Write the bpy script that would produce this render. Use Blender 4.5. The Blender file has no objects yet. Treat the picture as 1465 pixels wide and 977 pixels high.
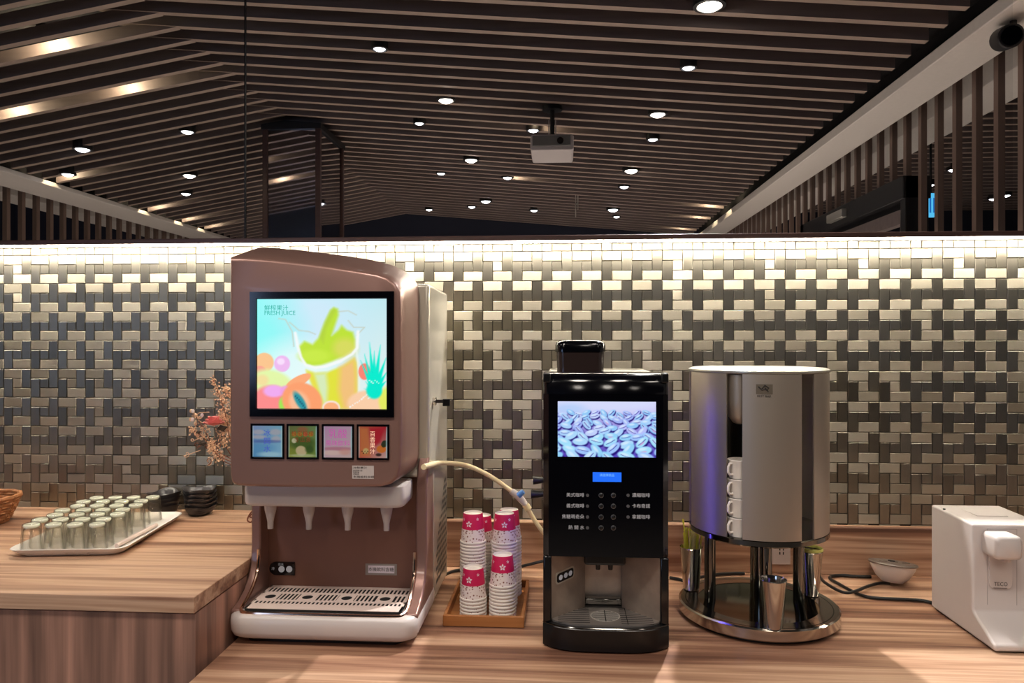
import bpy, math, random
import numpy as np
from mathutils import Vector, Matrix

# ------------------------------------------------------------------ camera, world, exposure, large lights
F, EYE = 1058.0, 1.515                       # focal length in pixels of the 1465 px frame, eye height
YAW = math.atan(70.5 / F)
CT, ST = math.cos(YAW), math.sin(YAW)
SC = bpy.context.scene
COL = SC.collection
cam_d = bpy.data.cameras.new('camera')
cam = bpy.data.objects.new('camera', cam_d)
COL.objects.link(cam)
cam.location = (0, 0, EYE)
cam.rotation_euler = (math.pi / 2, 0, YAW)
cam_d.sensor_fit = 'HORIZONTAL'; cam_d.sensor_width = 36.0
cam_d.lens = 36.0 * F / 1465.0
cam_d.clip_start = 0.05; cam_d.clip_end = 60
SC.camera = cam

world = bpy.data.worlds.new('world'); SC.world = world
world.use_nodes = True
world.node_tree.nodes['Background'].inputs['Color'].default_value = (1.0, 0.9, 0.82, 1)
world.node_tree.nodes['Background'].inputs['Strength'].default_value = 0.14

SC.view_settings.view_transform = 'Standard'
SC.view_settings.look = 'None'
SC.view_settings.exposure = 0.0
SC.view_settings.gamma = 1.0
SC.view_settings.use_curve_mapping = False
SC.cycles.max_bounces = 24; SC.cycles.transmission_bounces = 24; SC.cycles.glossy_bounces = 6; SC.cycles.transparent_max_bounces = 32

NEUTRAL = (1.0, 0.97, 0.95)
FRONT_LAMPS = [(-1.35, 0.75, 38), (-0.45, 0.75, 42), (0.45, 0.75, 38), (1.3, 0.75, 32),
               (-0.9, -0.7, 38), (0.3, -0.7, 38), (1.5, -0.7, 26)]   # x, y, watts: downlights over the guests' side
FAR_SPOT, GLOW_W, LED_STRENGTH = 225.0, 1.7, 140.0


def look_dir(px, py):
    u, v = (px - 732.5) / F, (488.5 - py) / F
    return CT * u - ST, ST * u + CT, v


def at(px, py, Y):                            # world point seen at a pixel, on the vertical plane Y
    a, b, v = look_dir(px, py); t = Y / b
    return Vector((a * t, Y, EYE + v * t))


def on(px, py, Z):                            # world point seen at a pixel, on the level Z
    a, b, v = look_dir(px, py); t = (Z - EYE) / v
    return Vector((a * t, b * t, Z))


# ------------------------------------------------------------------ helpers
class MB:
    def __init__(self):
        self.v, self.f, self.m = [], [], []

    def add(self, verts, faces, mi=0):
        n = len(self.v)
        self.v += [tuple(p) for p in verts]
        self.f += [tuple(i + n for i in f) for f in faces]
        self.m += [mi] * len(faces)
        return self

    def box(self, x0, x1, y0, y1, z0, z1, mi=0):
        return self.add([(x0, y0, z0), (x1, y0, z0), (x1, y1, z0), (x0, y1, z0), (x0, y0, z1), (x1, y0, z1), (x1, y1, z1), (x0, y1, z1)],
                        [(0, 3, 2, 1), (4, 5, 6, 7), (0, 1, 5, 4), (1, 2, 6, 5), (2, 3, 7, 6), (3, 0, 4, 7)], mi)

    def loft(self, rings, cap0=True, cap1=True, closed=True, mi=0):
        n = len(rings[0]); vs = [p for r in rings for p in r]; fs = []
        for i in range(len(rings) - 1):
            for j in range(n if closed else n - 1):
                k = (j + 1) % n
                fs.append((i * n + j, i * n + k, (i + 1) * n + k, (i + 1) * n + j))
        if cap0: fs.append(tuple(range(n - 1, -1, -1)))
        if cap1: fs.append(tuple((len(rings) - 1) * n + j for j in range(n)))
        return self.add(vs, fs, mi)

    def prism(self, poly, axis, a, b, mi=0):
        def P(p, c):
            return (c, p[0], p[1]) if axis == 'x' else (p[0], c, p[1]) if axis == 'y' else (p[0], p[1], c)
        return self.loft([[P(p, a) for p in poly], [P(p, b) for p in poly]], mi=mi)

    def lathe(self, prof, c=(0, 0, 0), seg=24, mats=None, closed=False, sx=1.0, sy=1.0):
        n = len(prof); vs = []; fs = []; ms = []
        for i in range(seg):
            a = 2 * math.pi * i / seg
            vs += [(c[0] + r * math.cos(a) * sx, c[1] + r * math.sin(a) * sy, c[2] + z) for r, z in prof]
        for i in range(seg):
            k = (i + 1) % seg
            for j in range(n if closed else n - 1):
                l = (j + 1) % n
                if prof[j][0] < 1e-6 and prof[l][0] < 1e-6: continue
                if prof[j][0] < 1e-6: f = (i * n + j, k * n + l, i * n + l)
                elif prof[l][0] < 1e-6: f = (i * n + j, k * n + j, i * n + l)
                else: f = (i * n + j, k * n + j, k * n + l, i * n + l)
                fs.append(f); ms.append(mats[j] if mats else 0)
        b = len(self.v); self.v += vs; self.f += [tuple(q + b for q in f) for f in fs]; self.m += ms
        return self

    def tube(self, pts, r, seg=8, caps=True, mi=0):
        pts = [Vector(p) for p in pts]; rings = []; up = None
        for i, p in enumerate(pts):
            d = (pts[min(i + 1, len(pts) - 1)] - pts[max(i - 1, 0)]).normalized()
            if up is None:
                up = Vector((0, 0, 1)) if abs(d.z) < 0.9 else Vector((1, 0, 0))
            x = d.cross(up).normalized(); up = x.cross(d).normalized()
            rr = r[i] if isinstance(r, (list, tuple)) else r
            rings.append([p + (x * math.cos(2 * math.pi * k / seg) + up * math.sin(2 * math.pi * k / seg)) * rr for k in range(seg)])
        return self.loft(rings, caps, caps, mi=mi)

    def ball(self, c, rx, ry=None, rz=None, seg=12, rows=7, mi=0):
        ry = rx if ry is None else ry; rz = rx if rz is None else rz
        n0 = len(self.m)
        prof = [(math.cos(-math.pi / 2 + math.pi * i / rows), math.sin(-math.pi / 2 + math.pi * i / rows)) for i in range(rows + 1)]
        prof[0] = (0, -1); prof[-1] = (0, 1)
        self.lathe([(r * rx, z * rz) for r, z in prof], c, seg, sy=ry / rx)
        for i in range(n0, len(self.m)): self.m[i] = mi
        return self

    def mesh(self, name, mats, off=(0, 0, 0), smooth=35):
        me = bpy.data.meshes.new(name)
        ox, oy, oz = off
        me.from_pydata([(x - ox, y - oy, z - oz) for x, y, z in self.v], [], self.f)
        for m in (mats if isinstance(mats, (list, tuple)) else [mats]): me.materials.append(m)
        me.polygons.foreach_set('material_index', self.m)
        if smooth:
            me.polygons.foreach_set('use_smooth', [True] * len(me.polygons))
            me.set_sharp_from_angle(angle=math.radians(smooth))
        me.update()
        return me

    def build(self, name, mats, parent=None, loc=None, smooth=35, bevel=0, seg=2, local=False):
        off = (0, 0, 0) if local else OFF[parent.name] if parent else (loc or (0, 0, 0))
        o = bpy.data.objects.new(name, self.mesh(name, mats, off, smooth)); COL.objects.link(o)
        if parent: o.parent = parent
        else: o.location = loc or (0, 0, 0)
        OFF[o.name] = tuple(off)
        if bevel:
            b = o.modifiers.new('bevel', 'BEVEL'); b.width = bevel; b.segments = seg; b.limit_method = 'ANGLE'; b.angle_limit = math.radians(40)
            if smooth: b.harden_normals = False
        return o


OFF = {}


def tag(o, label, cat, group=None, kind=None):
    if label: o['label'] = label
    if cat: o['category'] = cat
    if group: o['group'] = group
    if kind: o['kind'] = kind
    return o


def thing(name, label, cat, loc, group=None, rotz=0.0):
    o = bpy.data.objects.new(name, None); COL.objects.link(o)
    o.empty_display_size = 0.02
    o.location = loc; o.rotation_euler = (0, 0, rotz); OFF[o.name] = tuple(loc)
    return tag(o, label, cat, group)


def struct(o):
    o['kind'] = 'structure'; return o


def copy_tree(o, parent=None):
    c = o.copy(); COL.objects.link(c)
    if parent: c.parent = parent
    for ch in o.children: copy_tree(ch, c)
    return c


def inst(name, me, loc, parent=None, rot=(0, 0, 0)):
    o = bpy.data.objects.new(name, me); COL.objects.link(o)
    if parent:
        o.parent = parent; po = OFF[parent.name]; o.location = (loc[0] - po[0], loc[1] - po[1], loc[2] - po[2])
    else: o.location = loc
    o.rotation_euler = rot; OFF[o.name] = tuple(loc)
    return o


def rrect(x0, x1, y0, y1, r, n=5):
    out = []
    for cx, cy, a0 in ((x1 - r, y1 - r, 0), (x0 + r, y1 - r, 90), (x0 + r, y0 + r, 180), (x1 - r, y0 + r, 270)):
        for i in range(n + 1):
            a = math.radians(a0 + 90 * i / n); out.append((cx + r * math.cos(a), cy + r * math.sin(a)))
    return out


def spline(pts, n=8):
    pts = [Vector(p) for p in pts]; out = []
    for i in range(len(pts) - 1):
        p0, p1, p2, p3 = pts[max(i - 1, 0)], pts[i], pts[i + 1], pts[min(i + 2, len(pts) - 1)]
        for k in range(n):
            t = k / n
            out.append(0.5 * ((2 * p1) + (p2 - p0) * t + (2 * p0 - 5 * p1 + 4 * p2 - p3) * t * t + (3 * p1 - p0 - 3 * p2 + p3) * t ** 3))
    return out + [pts[-1]]


def srgb(r, g=None, b=None):
    if g is None: g = b = r
    f = lambda c: (c / 255 / 12.92) if c / 255 <= 0.04045 else ((c / 255 + 0.055) / 1.055) ** 2.4
    return (f(r), f(g), f(b), 1)


def mat(name, color, rough=0.5, metal=0.0, spec=0.5, emit=None, es=0.0, coat=0.0, aniso=None, tangent=None, var=0.0, bump=0.0, scale=(40, 40, 40), trans=0.0):
    m = bpy.data.materials.new(name); m.use_nodes = True
    nt = m.node_tree; b = nt.nodes['Principled BSDF']
    b.inputs['Base Color'].default_value = color
    b.inputs['Roughness'].default_value = rough
    b.inputs['Metallic'].default_value = metal
    b.inputs['Specular IOR Level'].default_value = spec
    b.inputs['Coat Weight'].default_value = coat
    b.inputs['Coat Roughness'].default_value = 0.05
    b.inputs['Transmission Weight'].default_value = trans
    if emit: b.inputs['Emission Color'].default_value = emit; b.inputs['Emission Strength'].default_value = es
    if aniso is not None:
        b.inputs['Anisotropic'].default_value = aniso
        c = nt.nodes.new('ShaderNodeCombineXYZ'); c.inputs[0].default_value, c.inputs[1].default_value, c.inputs[2].default_value = tangent
        nt.links.new(c.outputs[0], b.inputs['Tangent'])
    if var or bump:
        tc = nt.nodes.new('ShaderNodeTexCoord'); mp = nt.nodes.new('ShaderNodeMapping'); mp.inputs['Scale'].default_value = scale
        nz = nt.nodes.new('ShaderNodeTexNoise'); nz.inputs['Scale'].default_value = 1.0; nz.inputs['Detail'].default_value = 4
        nt.links.new(tc.outputs['Object'], mp.inputs['Vector']); nt.links.new(mp.outputs[0], nz.inputs['Vector'])
        if var:
            rp = nt.nodes.new('ShaderNodeMapRange'); rp.inputs['From Min'].default_value = 0.3; rp.inputs['From Max'].default_value = 0.7
            rp.inputs['To Min'].default_value = 1 - var; rp.inputs['To Max'].default_value = 1 + var
            mx = nt.nodes.new('ShaderNodeVectorMath'); mx.operation = 'SCALE'; mx.inputs[0].default_value = color[:3]
            nt.links.new(nz.outputs['Fac'], rp.inputs['Value']); nt.links.new(rp.outputs[0], mx.inputs['Scale']); nt.links.new(mx.outputs[0], b.inputs['Base Color'])
        if bump:
            bp = nt.nodes.new('ShaderNodeBump'); bp.inputs['Strength'].default_value = bump; bp.inputs['Distance'].default_value = 0.001
            nt.links.new(nz.outputs['Fac'], bp.inputs['Height']); nt.links.new(bp.outputs[0], b.inputs['Normal'])
    return m


def wood(name, stops, along='x', scale=1.0, rough=0.42):
    """wood laminate: long streaks along one axis, fine grain inside"""
    m = bpy.data.materials.new(name); m.use_nodes = True; nt = m.node_tree; b = nt.nodes['Principled BSDF']
    tc = nt.nodes.new('ShaderNodeTexCoord')
    s1 = {'x': (0.7, 16, 16), 'y': (16, 0.7, 16), 'z': (16, 16, 0.7)}[along]
    s2 = {'x': (3, 120, 120), 'y': (120, 3, 120), 'z': (120, 120, 3)}[along]
    mp = nt.nodes.new('ShaderNodeMapping'); mp.inputs['Scale'].default_value = [k * scale for k in s1]
    n1 = nt.nodes.new('ShaderNodeTexNoise'); n1.inputs['Scale'].default_value = 1; n1.inputs['Detail'].default_value = 3; n1.inputs['Distortion'].default_value = 0.4
    mp2 = nt.nodes.new('ShaderNodeMapping'); mp2.inputs['Scale'].default_value = [k * scale for k in s2]
    n2 = nt.nodes.new('ShaderNodeTexNoise'); n2.inputs['Scale'].default_value = 1; n2.inputs['Detail'].default_value = 5
    mix = nt.nodes.new('ShaderNodeMath'); mix.operation = 'MULTIPLY_ADD'; mix.inputs[1].default_value = 0.28
    add = nt.nodes.new('ShaderNodeMath'); add.operation = 'MULTIPLY_ADD'; add.inputs[1].default_value = 1.25; add.inputs[2].default_value = -0.265
    cr = nt.nodes.new('ShaderNodeValToRGB'); el = cr.color_ramp.elements
    el[0].position, el[0].color = stops[0]; el[1].position, el[1].color = stops[-1]
    for p, c in stops[1:-1]:
        e = el.new(p); e.color = c
    L = nt.links.new
    L(tc.outputs['Object'], mp.inputs['Vector']); L(tc.outputs['Object'], mp2.inputs['Vector'])
    L(mp.outputs[0], n1.inputs['Vector']); L(mp2.outputs[0], n2.inputs['Vector'])
    L(n1.outputs['Fac'], add.inputs[0]); L(n2.outputs['Fac'], mix.inputs[0]); L(add.outputs[0], mix.inputs[2]); L(mix.outputs[0], cr.inputs['Fac'])
    L(cr.outputs['Color'], b.inputs['Base Color']); b.inputs['Roughness'].default_value = rough
    b.inputs['Specular IOR Level'].default_value = 0.35
    return m


def picture_mat(name, strength, gloss=0.3, lit=True):
    m = bpy.data.materials.new(name); m.use_nodes = True; nt = m.node_tree; b = nt.nodes['Principled BSDF']
    a = nt.nodes.new('ShaderNodeVertexColor'); a.layer_name = 'print'
    b.inputs['Roughness'].default_value = gloss
    if lit:
        b.inputs['Base Color'].default_value = (0, 0, 0, 1)
        nt.links.new(a.outputs['Color'], b.inputs['Emission Color']); b.inputs['Emission Strength'].default_value = strength
    else:
        nt.links.new(a.outputs['Color'], b.inputs['Base Color'])
    return m


def text(body, size, loc, m, parent, name='lettering', rot=(math.pi / 2, 0, 0), align='LEFT', sx=1.0, valign='TOP_BASELINE', label=None):
    cu = bpy.data.curves.new(name, 'FONT'); cu.body = body; cu.size = size; cu.align_x = align; cu.align_y = valign; cu.resolution_u = 2
    tmp = bpy.data.objects.new('tmp', cu); COL.objects.link(tmp)
    me = bpy.data.meshes.new_from_object(tmp.evaluated_get(bpy.context.evaluated_depsgraph_get()))
    bpy.data.objects.remove(tmp); bpy.data.curves.remove(cu)
    me.name = name; me.materials.clear(); me.materials.append(m)
    o = inst(name, me, loc, parent, rot); o.scale = (sx, 1, 1)
    if label: o['label'] = label
    return o


# --- flat pictures painted numerically into a fine grid (screens and printed cards)
class Paint:
    def __init__(self, w, h):
        self.w, self.h = w, h
        self.x, self.y = np.meshgrid(np.linspace(0, 1, w), np.linspace(0, 1, h))
        self.c = np.ones((h, w, 3))
        self.asp = w / h

    def bg(self, corners):
        tl, tr, bl, br = [np.array(c, float) / 255 for c in corners]
        x, y = self.x[..., None], self.y[..., None]
        self.c = (tl * (1 - x) + tr * x) * (1 - y) + (bl * (1 - x) + br * x) * y

    def put(self, mask, col, a=1.0):
        k = (np.clip(mask, 0, 1) * a)[..., None]; self.c = self.c * (1 - k) + np.array(col, float) / 255 * k

    def ell(self, cx, cy, rx, ry, col, a=1.0, rot=0.0, soft=0.12):
        dx, dy = (self.x - cx) * self.asp, self.y - cy
        cr, sr = math.cos(rot), math.sin(rot); u, v = (dx * cr + dy * sr) / (rx * self.asp), (-dx * sr + dy * cr) / ry
        self.put((1 - np.sqrt(u * u + v * v)) / soft + 0.5, col, a)

    def poly(self, pts, col, a=1.0, soft=0.008):
        ins = np.zeros(self.x.shape, bool); dist = np.full(self.x.shape, 9.0); n = len(pts)
        for i in range(n):
            (x0, y0), (x1, y1) = pts[i], pts[(i + 1) % n]
            cond = ((y0 > self.y) != (y1 > self.y)) & (self.x < (x1 - x0) * (self.y - y0) / ((y1 - y0) or 1e-9) + x0)
            ins ^= cond
            dist = np.minimum(dist, self._seg(x0, y0, x1, y1))
        self.put(np.where(ins, dist, -dist) / (2 * soft) + 0.5, col, a)

    def _seg(self, x0, y0, x1, y1):
        dx, dy = x1 - x0, y1 - y0; L = dx * dx + dy * dy or 1e-9
        t = np.clip(((self.x - x0) * dx + (self.y - y0) * dy) / L, 0, 1)
        return np.hypot(self.x - x0 - t * dx, self.y - y0 - t * dy)

    def line(self, pts, w, col, a=1.0, soft=0.006):
        d = np.full(self.x.shape, 9.0)
        for (x0, y0), (x1, y1) in zip(pts, pts[1:]): d = np.minimum(d, self._seg(x0, y0, x1, y1))
        self.put((w / 2 - d) / soft + 0.5, col, a)

    def build(self, name, x0, x1, z0, z1, Y, m, parent):
        """grid facing the guests (towards -Y), left to right, top to bottom"""
        w, h = self.w, self.h; ox, oy, oz = OFF[parent.name]
        X = x0 + (x1 - x0) * self.x; Z = z1 - (z1 - z0) * self.y
        vs = np.stack([X - ox, np.full_like(X, Y - oy), Z - oz], -1).reshape(-1, 3)
        idx = np.arange(w * h).reshape(h, w)
        fs = np.stack([idx[1:, :-1], idx[1:, 1:], idx[:-1, 1:], idx[:-1, :-1]], -1).reshape(-1, 4)
        me = bpy.data.meshes.new(name); me.from_pydata(vs.tolist(), [], fs.tolist()); me.materials.append(m)
        lin = np.where(self.c <= 0.04045, self.c / 12.92, ((np.clip(self.c, 0, 1) + 0.055) / 1.055) ** 2.4)
        at_ = me.color_attributes.new('print', 'FLOAT_COLOR', 'POINT')
        at_.data.foreach_set('color', np.concatenate([lin, np.ones((h, w, 1))], -1).reshape(-1).astype('f'))
        o = bpy.data.objects.new(name, me); COL.objects.link(o); o.parent = parent; OFF[o.name] = (ox, oy, oz)
        return o


# ------------------------------------------------------------------ materials
S = srgb
M = {}
STR = [(0.26, S(98, 66, 52)), (0.40, S(138, 99, 78)), (0.50, S(172, 133, 106)), (0.60, S(200, 164, 136)), (0.76, S(146, 107, 84))]
M['wood_top'] = wood('wood_laminate_top', STR, 'x')
M['wood_side'] = wood('wood_laminate_side', [(p, S(*[c * k for c, k in zip((128, 96, 82), (f, f, f))])) for p, f in ((0.28, .72), (0.44, 1.0), (0.56, 1.2), (0.72, 1.5))], 'z')
M['wood_front'] = wood('wood_laminate_edge', STR, 'x')
M['trim'] = mat('dark_red_brown_trim', S(74, 50, 44), 0.4, var=0.1, scale=(3, 60, 60))
M['grout'] = mat('dark_grout', S(50, 44, 40), 0.9)
TINT = [(174, 167, 153), (162, 155, 141), (184, 177, 162)]
M['tile_h'] = [mat('brushed_tile_across_%d' % i, S(*c), 0.5, 1.0, aniso=0.85, tangent=(0, 0, 1), bump=0.25, scale=(30, 30, 900)) for i, c in enumerate(TINT)]
M['tile_v'] = [mat('brushed_tile_upright_%d' % i, S(*[k * 0.88 for k in c]), 0.46, 1.0, aniso=0.8, tangent=(1, 0, 0), bump=0.25, scale=(900, 30, 30)) for i, c in enumerate(TINT)]
M['led'] = mat('led_strip_light', (0, 0, 0, 1), emit=(1.0, 0.92, 0.76, 1), es=LED_STRENGTH)
M['slat_side'] = mat('slat_side_shade_tone', S(116, 103, 99), 0.55, var=0.12, scale=(2, 40, 40))  # same wood as the edge, darkened in colour for the shade between slats
M['slat_edge'] = mat('slat_edge_lit_tone', S(158, 138, 124), 0.5, var=0.1, scale=(2, 40, 40))  # lighter tone of the same wood, for bottoms lit by room bounce
M['dark_ceiling'] = mat('dark_ceiling_board', S(34, 31, 32), 0.9)
M['navy'] = mat('navy_wall_paint', S(30, 32, 48), 0.8)
M['beige'] = mat('beige_beam_paint', S(222, 214, 204), 0.7, var=0.03, scale=(60, 60, 60))
M['floor'] = mat('light_floor_tile', S(186, 176, 168), 0.5, var=0.06, scale=(2, 2, 2))
M['baluster'] = mat('baluster_brown', S(122, 100, 88), 0.5, var=0.1, scale=(40, 40, 3))
M['mirror'] = mat('mirror_cladding', S(205, 205, 210), 0.03, 1.0)
M['black_metal'] = mat('black_metal', S(24, 23, 24), 0.4)
M['lamp_black'] = mat('lamp_housing', S(30, 28, 28), 0.5)
M['lens_cool'] = mat('lit_lamp_lens', (0, 0, 0, 1), emit=(0.93, 0.95, 1.0, 1), es=9)
M['lens_warm'] = mat('lit_lamp_lens_warm', (0, 0, 0, 1), emit=(1.0, 0.92, 0.8, 1), es=30)
M['bronze'] = mat('rose_bronze_paint', S(142, 108, 98), 0.36, 0.4, coat=0.25)
M['bronze_dark'] = mat('rose_bronze_panel', S(134, 96, 82), 0.42, 0.45)
M['rose_chrome'] = mat('rose_gold_chrome', S(236, 205, 182), 0.16, 1.0)
M['white_plastic'] = mat('white_plastic', S(204, 195, 191), 0.34)
M['white_metal'] = mat('white_glossy_sheet', S(206, 199, 182), 0.14, 0.35)
M['black_gloss'] = mat('black_gloss', S(5, 5, 9), 0.12, spec=0.5)
M['black_plastic'] = mat('black_plastic', S(9, 9, 11), 0.3)
M['hole'] = mat('dark_opening', S(12, 9, 8), 0.9)
M['tray_plate'] = mat('pinkish_drip_plate', S(222, 202, 192), 0.4)
M['silver'] = mat('silver_sheet', S(200, 196, 184), 0.3, 0.7)
M['steel'] = mat('polished_steel', S(200, 194, 186), 0.14, 1.0)
M['steel_dark'] = mat('dark_chrome', S(112, 110, 106), 0.12, 1.0)
M['steel_sat'] = mat('satin_steel', S(190, 178, 164), 0.46, 0.92, bump=0.05, scale=(500, 500, 3))
M['bay_steel'] = mat('scuffed_bay_steel', S(176, 162, 150), 0.45, 0.85, var=0.12, scale=(30, 30, 30))
M['cup_white'] = mat('white_paper', S(236, 228, 218), 0.6)
M['cup_pink'] = mat('crimson_print', S(206, 24, 84), 0.5)
M['print_white'] = mat('white_print', S(240, 225, 230), 0.6)
M['print_grey'] = mat('grey_print', S(178, 178, 182), 0.6, emit=S(150, 150, 155), es=0.25)
M['print_dark'] = mat('dark_print', S(40, 36, 34), 0.6)
M['glass'] = bpy.data.materials.new('clear_tumbler_glass'); M['glass'].use_nodes = True
_nt = M['glass'].node_tree; _nt.nodes.clear()
_lw = _nt.nodes.new('ShaderNodeLayerWeight'); _lw.inputs['Blend'].default_value = 0.45
_cr = _nt.nodes.new('ShaderNodeValToRGB'); _e = _cr.color_ramp.elements
_e[0].position, _e[0].color = 0.25, (0.98, 0.975, 0.96, 1); _e[1].position, _e[1].color = 0.95, (0.66, 0.655, 0.61, 1)
_tr = _nt.nodes.new('ShaderNodeBsdfTransparent'); _gl = _nt.nodes.new('ShaderNodeBsdfGlossy'); _gl.inputs['Roughness'].default_value = 0.03
_fr = _nt.nodes.new('ShaderNodeMapRange'); _fr.inputs['From Min'].default_value = 0.35; _fr.inputs['To Min'].default_value = 0.03; _fr.inputs['To Max'].default_value = 0.5
_mx = _nt.nodes.new('ShaderNodeMixShader'); _out = _nt.nodes.new('ShaderNodeOutputMaterial')
for _a, _b2 in ((_lw.outputs['Facing'], _cr.inputs['Fac']), (_lw.outputs['Facing'], _fr.inputs['Value']), (_cr.outputs['Color'], _tr.inputs['Color']), (_fr.outputs[0], _mx.inputs['Fac']), (_tr.outputs[0], _mx.inputs[1]), (_gl.outputs[0], _mx.inputs[2]), (_mx.outputs[0], _out.inputs['Surface'])):
    _nt.links.new(_a, _b2)
M['wax'] = mat('white_tray_melamine', S(228, 222, 216), 0.3)
M['bowl'] = mat('dark_glazed_bowl', S(52, 49, 51), 0.3)
M['wicker'] = mat('brown_wicker', S(150, 96, 54), 0.6, var=0.25, scale=(90, 90, 90))
M['egg'] = mat('eggshell_white', S(232, 224, 212), 0.5)
M['tray_wood'] = wood('amber_wood_tray', [(0.3, S(120, 72, 36)), (0.5, S(158, 100, 54)), (0.7, S(178, 120, 70))], 'x')
M['hose'] = mat('cream_hose', S(226, 208, 166), 0.4)
M['blue'] = mat('blue_plastic', S(88, 140, 214), 0.4)
M['cord'] = mat('black_cord', S(16, 15, 15), 0.45)
M['stirrer'] = mat('lime_stirrer', S(236, 240, 64), 0.5)
M['stirrer_pale'] = mat('pale_lime_stirrer', S(226, 222, 120), 0.5)
M['straw_tan'] = mat('dried_grass_tan', S(224, 184, 150), 0.8, var=0.2, scale=(200, 200, 200))
M['twig'] = mat('dried_twig_brown', S(136, 84, 64), 0.8)
M['rose'] = mat('dusty_pink_rose', S(222, 140, 136), 0.7)
M['rose_deep'] = mat('deep_pink_rose', S(204, 110, 108), 0.7)
M['leaf'] = mat('dark_dried_leaf', S(72, 62, 52), 0.7)
M['lcd'] = mat('blue_lcd', (0, 0, 0, 1), emit=S(24, 110, 255), es=1.0)
M['lcd_text'] = mat('lcd_text', (0, 0, 0, 1), emit=S(120, 190, 255), es=1.0)
M['blue_led'] = mat('blue_side_led', (0, 0, 0, 1), emit=(0.13, 0.09, 1.0, 1), es=13)
M['sign'] = mat('lit_sign_cyan', (0, 0, 0, 1), emit=S(90, 200, 250), es=1.0)
M['sign_ink'] = mat('sign_ink', (0, 0, 0, 1), emit=S(30, 110, 190), es=1.0)
M['teal_ink'] = mat('teal_screen_ink', (0, 0, 0, 1), emit=S(20, 175, 160), es=1.0)
M['day'] = mat('evening_daylight', (0, 0, 0, 1), emit=(0.45, 0.62, 1.0, 1), es=4.0)
M['pane'] = bpy.data.materials.new('clear_mirror_pane_stand_in'); M['pane'].use_nodes = True  # see-through stand-in for the mirror above the tiles
_nt = M['pane'].node_tree; _nt.nodes.clear()
_t = _nt.nodes.new('ShaderNodeBsdfTransparent'); _t.inputs['Color'].default_value = (0.95, 0.95, 0.95, 1)
_o = _nt.nodes.new('ShaderNodeOutputMaterial'); _nt.links.new(_t.outputs[0], _o.inputs['Surface'])

# specks printed on the paper cups
M['cup_speck'] = bpy.data.materials.new('white_paper_with_specks'); M['cup_speck'].use_nodes = True
_nt = M['cup_speck'].node_tree; _b = _nt.nodes['Principled BSDF']; _b.inputs['Roughness'].default_value = 0.6
_tc = _nt.nodes.new('ShaderNodeTexCoord'); _v = _nt.nodes.new('ShaderNodeTexVoronoi'); _v.inputs['Scale'].default_value = 150
_cr = _nt.nodes.new('ShaderNodeValToRGB'); _e = _cr.color_ramp.elements
_e[0].position, _e[0].color = 0.0, S(110, 78, 62); _e[1].position, _e[1].color = 0.34, S(236, 222, 216)
_n = _e.new(0.26); _n.color = S(150, 96, 84)
_nt.links.new(_tc.outputs['Object'], _v.inputs['Vector']); _nt.links.new(_v.outputs['Distance'], _cr.inputs['Fac']); _nt.links.new(_cr.outputs[0], _b.inputs['Base Color'])

# ------------------------------------------------------------------ setting: walls, floor, counters
Z_LOW, Z_HIGH, YW = 0.85, 1.001, 2.2
struct(MB().box(-6, 5, -3.2, 9, -0.1, 0).build('floor', M['floor']))
wall = struct(MB().box(-3.8, 2.6, YW, YW + 0.12, 0, 1.803).build('wall_back', M['grout']))
struct(MB().box(-3.8, 2.6, YW - 0.085, YW + 0.14, 1.804, 1.819).build('trim_1', M['trim'], bevel=0.002))
struct(MB().box(-6, 5, 7.75, 7.9, 0, 4).build('wall_far', M['navy']))
struct(MB().box(-6.1, -6, 2.2, 7.75, 0, 4).build('wall_left', M['navy']))
struct(MB().box(5, 5.1, 2.2, 7.75, 0, 4).build('wall_right', M['navy']))
wr = struct(MB().box(-6, -4.0, -3.2, -3.1, 0, 3.2).box(-2.6, 5, -3.2, -3.1, 0, 3.2).box(-4.0, -2.6, -3.2, -3.1, 0, 1.15).box(-4.0, -2.6, -3.2, -3.1, 2.35, 3.2).build('wall_rear', M['navy']))
w2 = struct(MB().box(-4.04, -3.98, -3.12, -3.06, 1.1, 2.4).box(-2.62, -2.56, -3.12, -3.06, 1.1, 2.4).box(-3.98, -2.62, -3.12, -3.06, 1.1, 1.16).box(-3.98, -2.62, -3.12, -3.06, 2.34, 2.4).box(-3.32, -3.28, -3.12, -3.06, 1.16, 2.34).build('window_2', M['trim']))
MB().box(-3.98, -3.32, -3.11, -3.10, 1.16, 2.34).build('pane', M['day'], w2)
MB().box(-3.28, -2.62, -3.11, -3.10, 1.16, 2.34).build('pane', M['day'], w2)

# woven mosaic: pinwheels of four brushed metal tiles round a small square
P3 = 0.0883; CELL = P3 / 3; GAP = 0.0016; TH = 0.0045
X0U, Z0U = -1.735, 1.783


def tile_mesh(w, h, m):
    w -= GAP; h -= GAP; c = 0.0012
    a, b = w / 2, h / 2
    vs = [(-a, 0, -b), (a, 0, -b), (a, 0, b), (-a, 0, b), (-a, -TH + c, -b), (a, -TH + c, -b), (a, -TH + c, b), (-a, -TH + c, b),
          (-a + c, -TH, -b + c), (a - c, -TH, -b + c), (a - c, -TH, b - c), (-a + c, -TH, b - c)]
    fs = [(8, 9, 10, 11)] + [(i, (i + 1) % 4, 4 + (i + 1) % 4, 4 + i) for i in range(4)] + [(4 + i, 4 + (i + 1) % 4, 8 + (i + 1) % 4, 8 + i) for i in range(4)]
    return vs, fs


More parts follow.
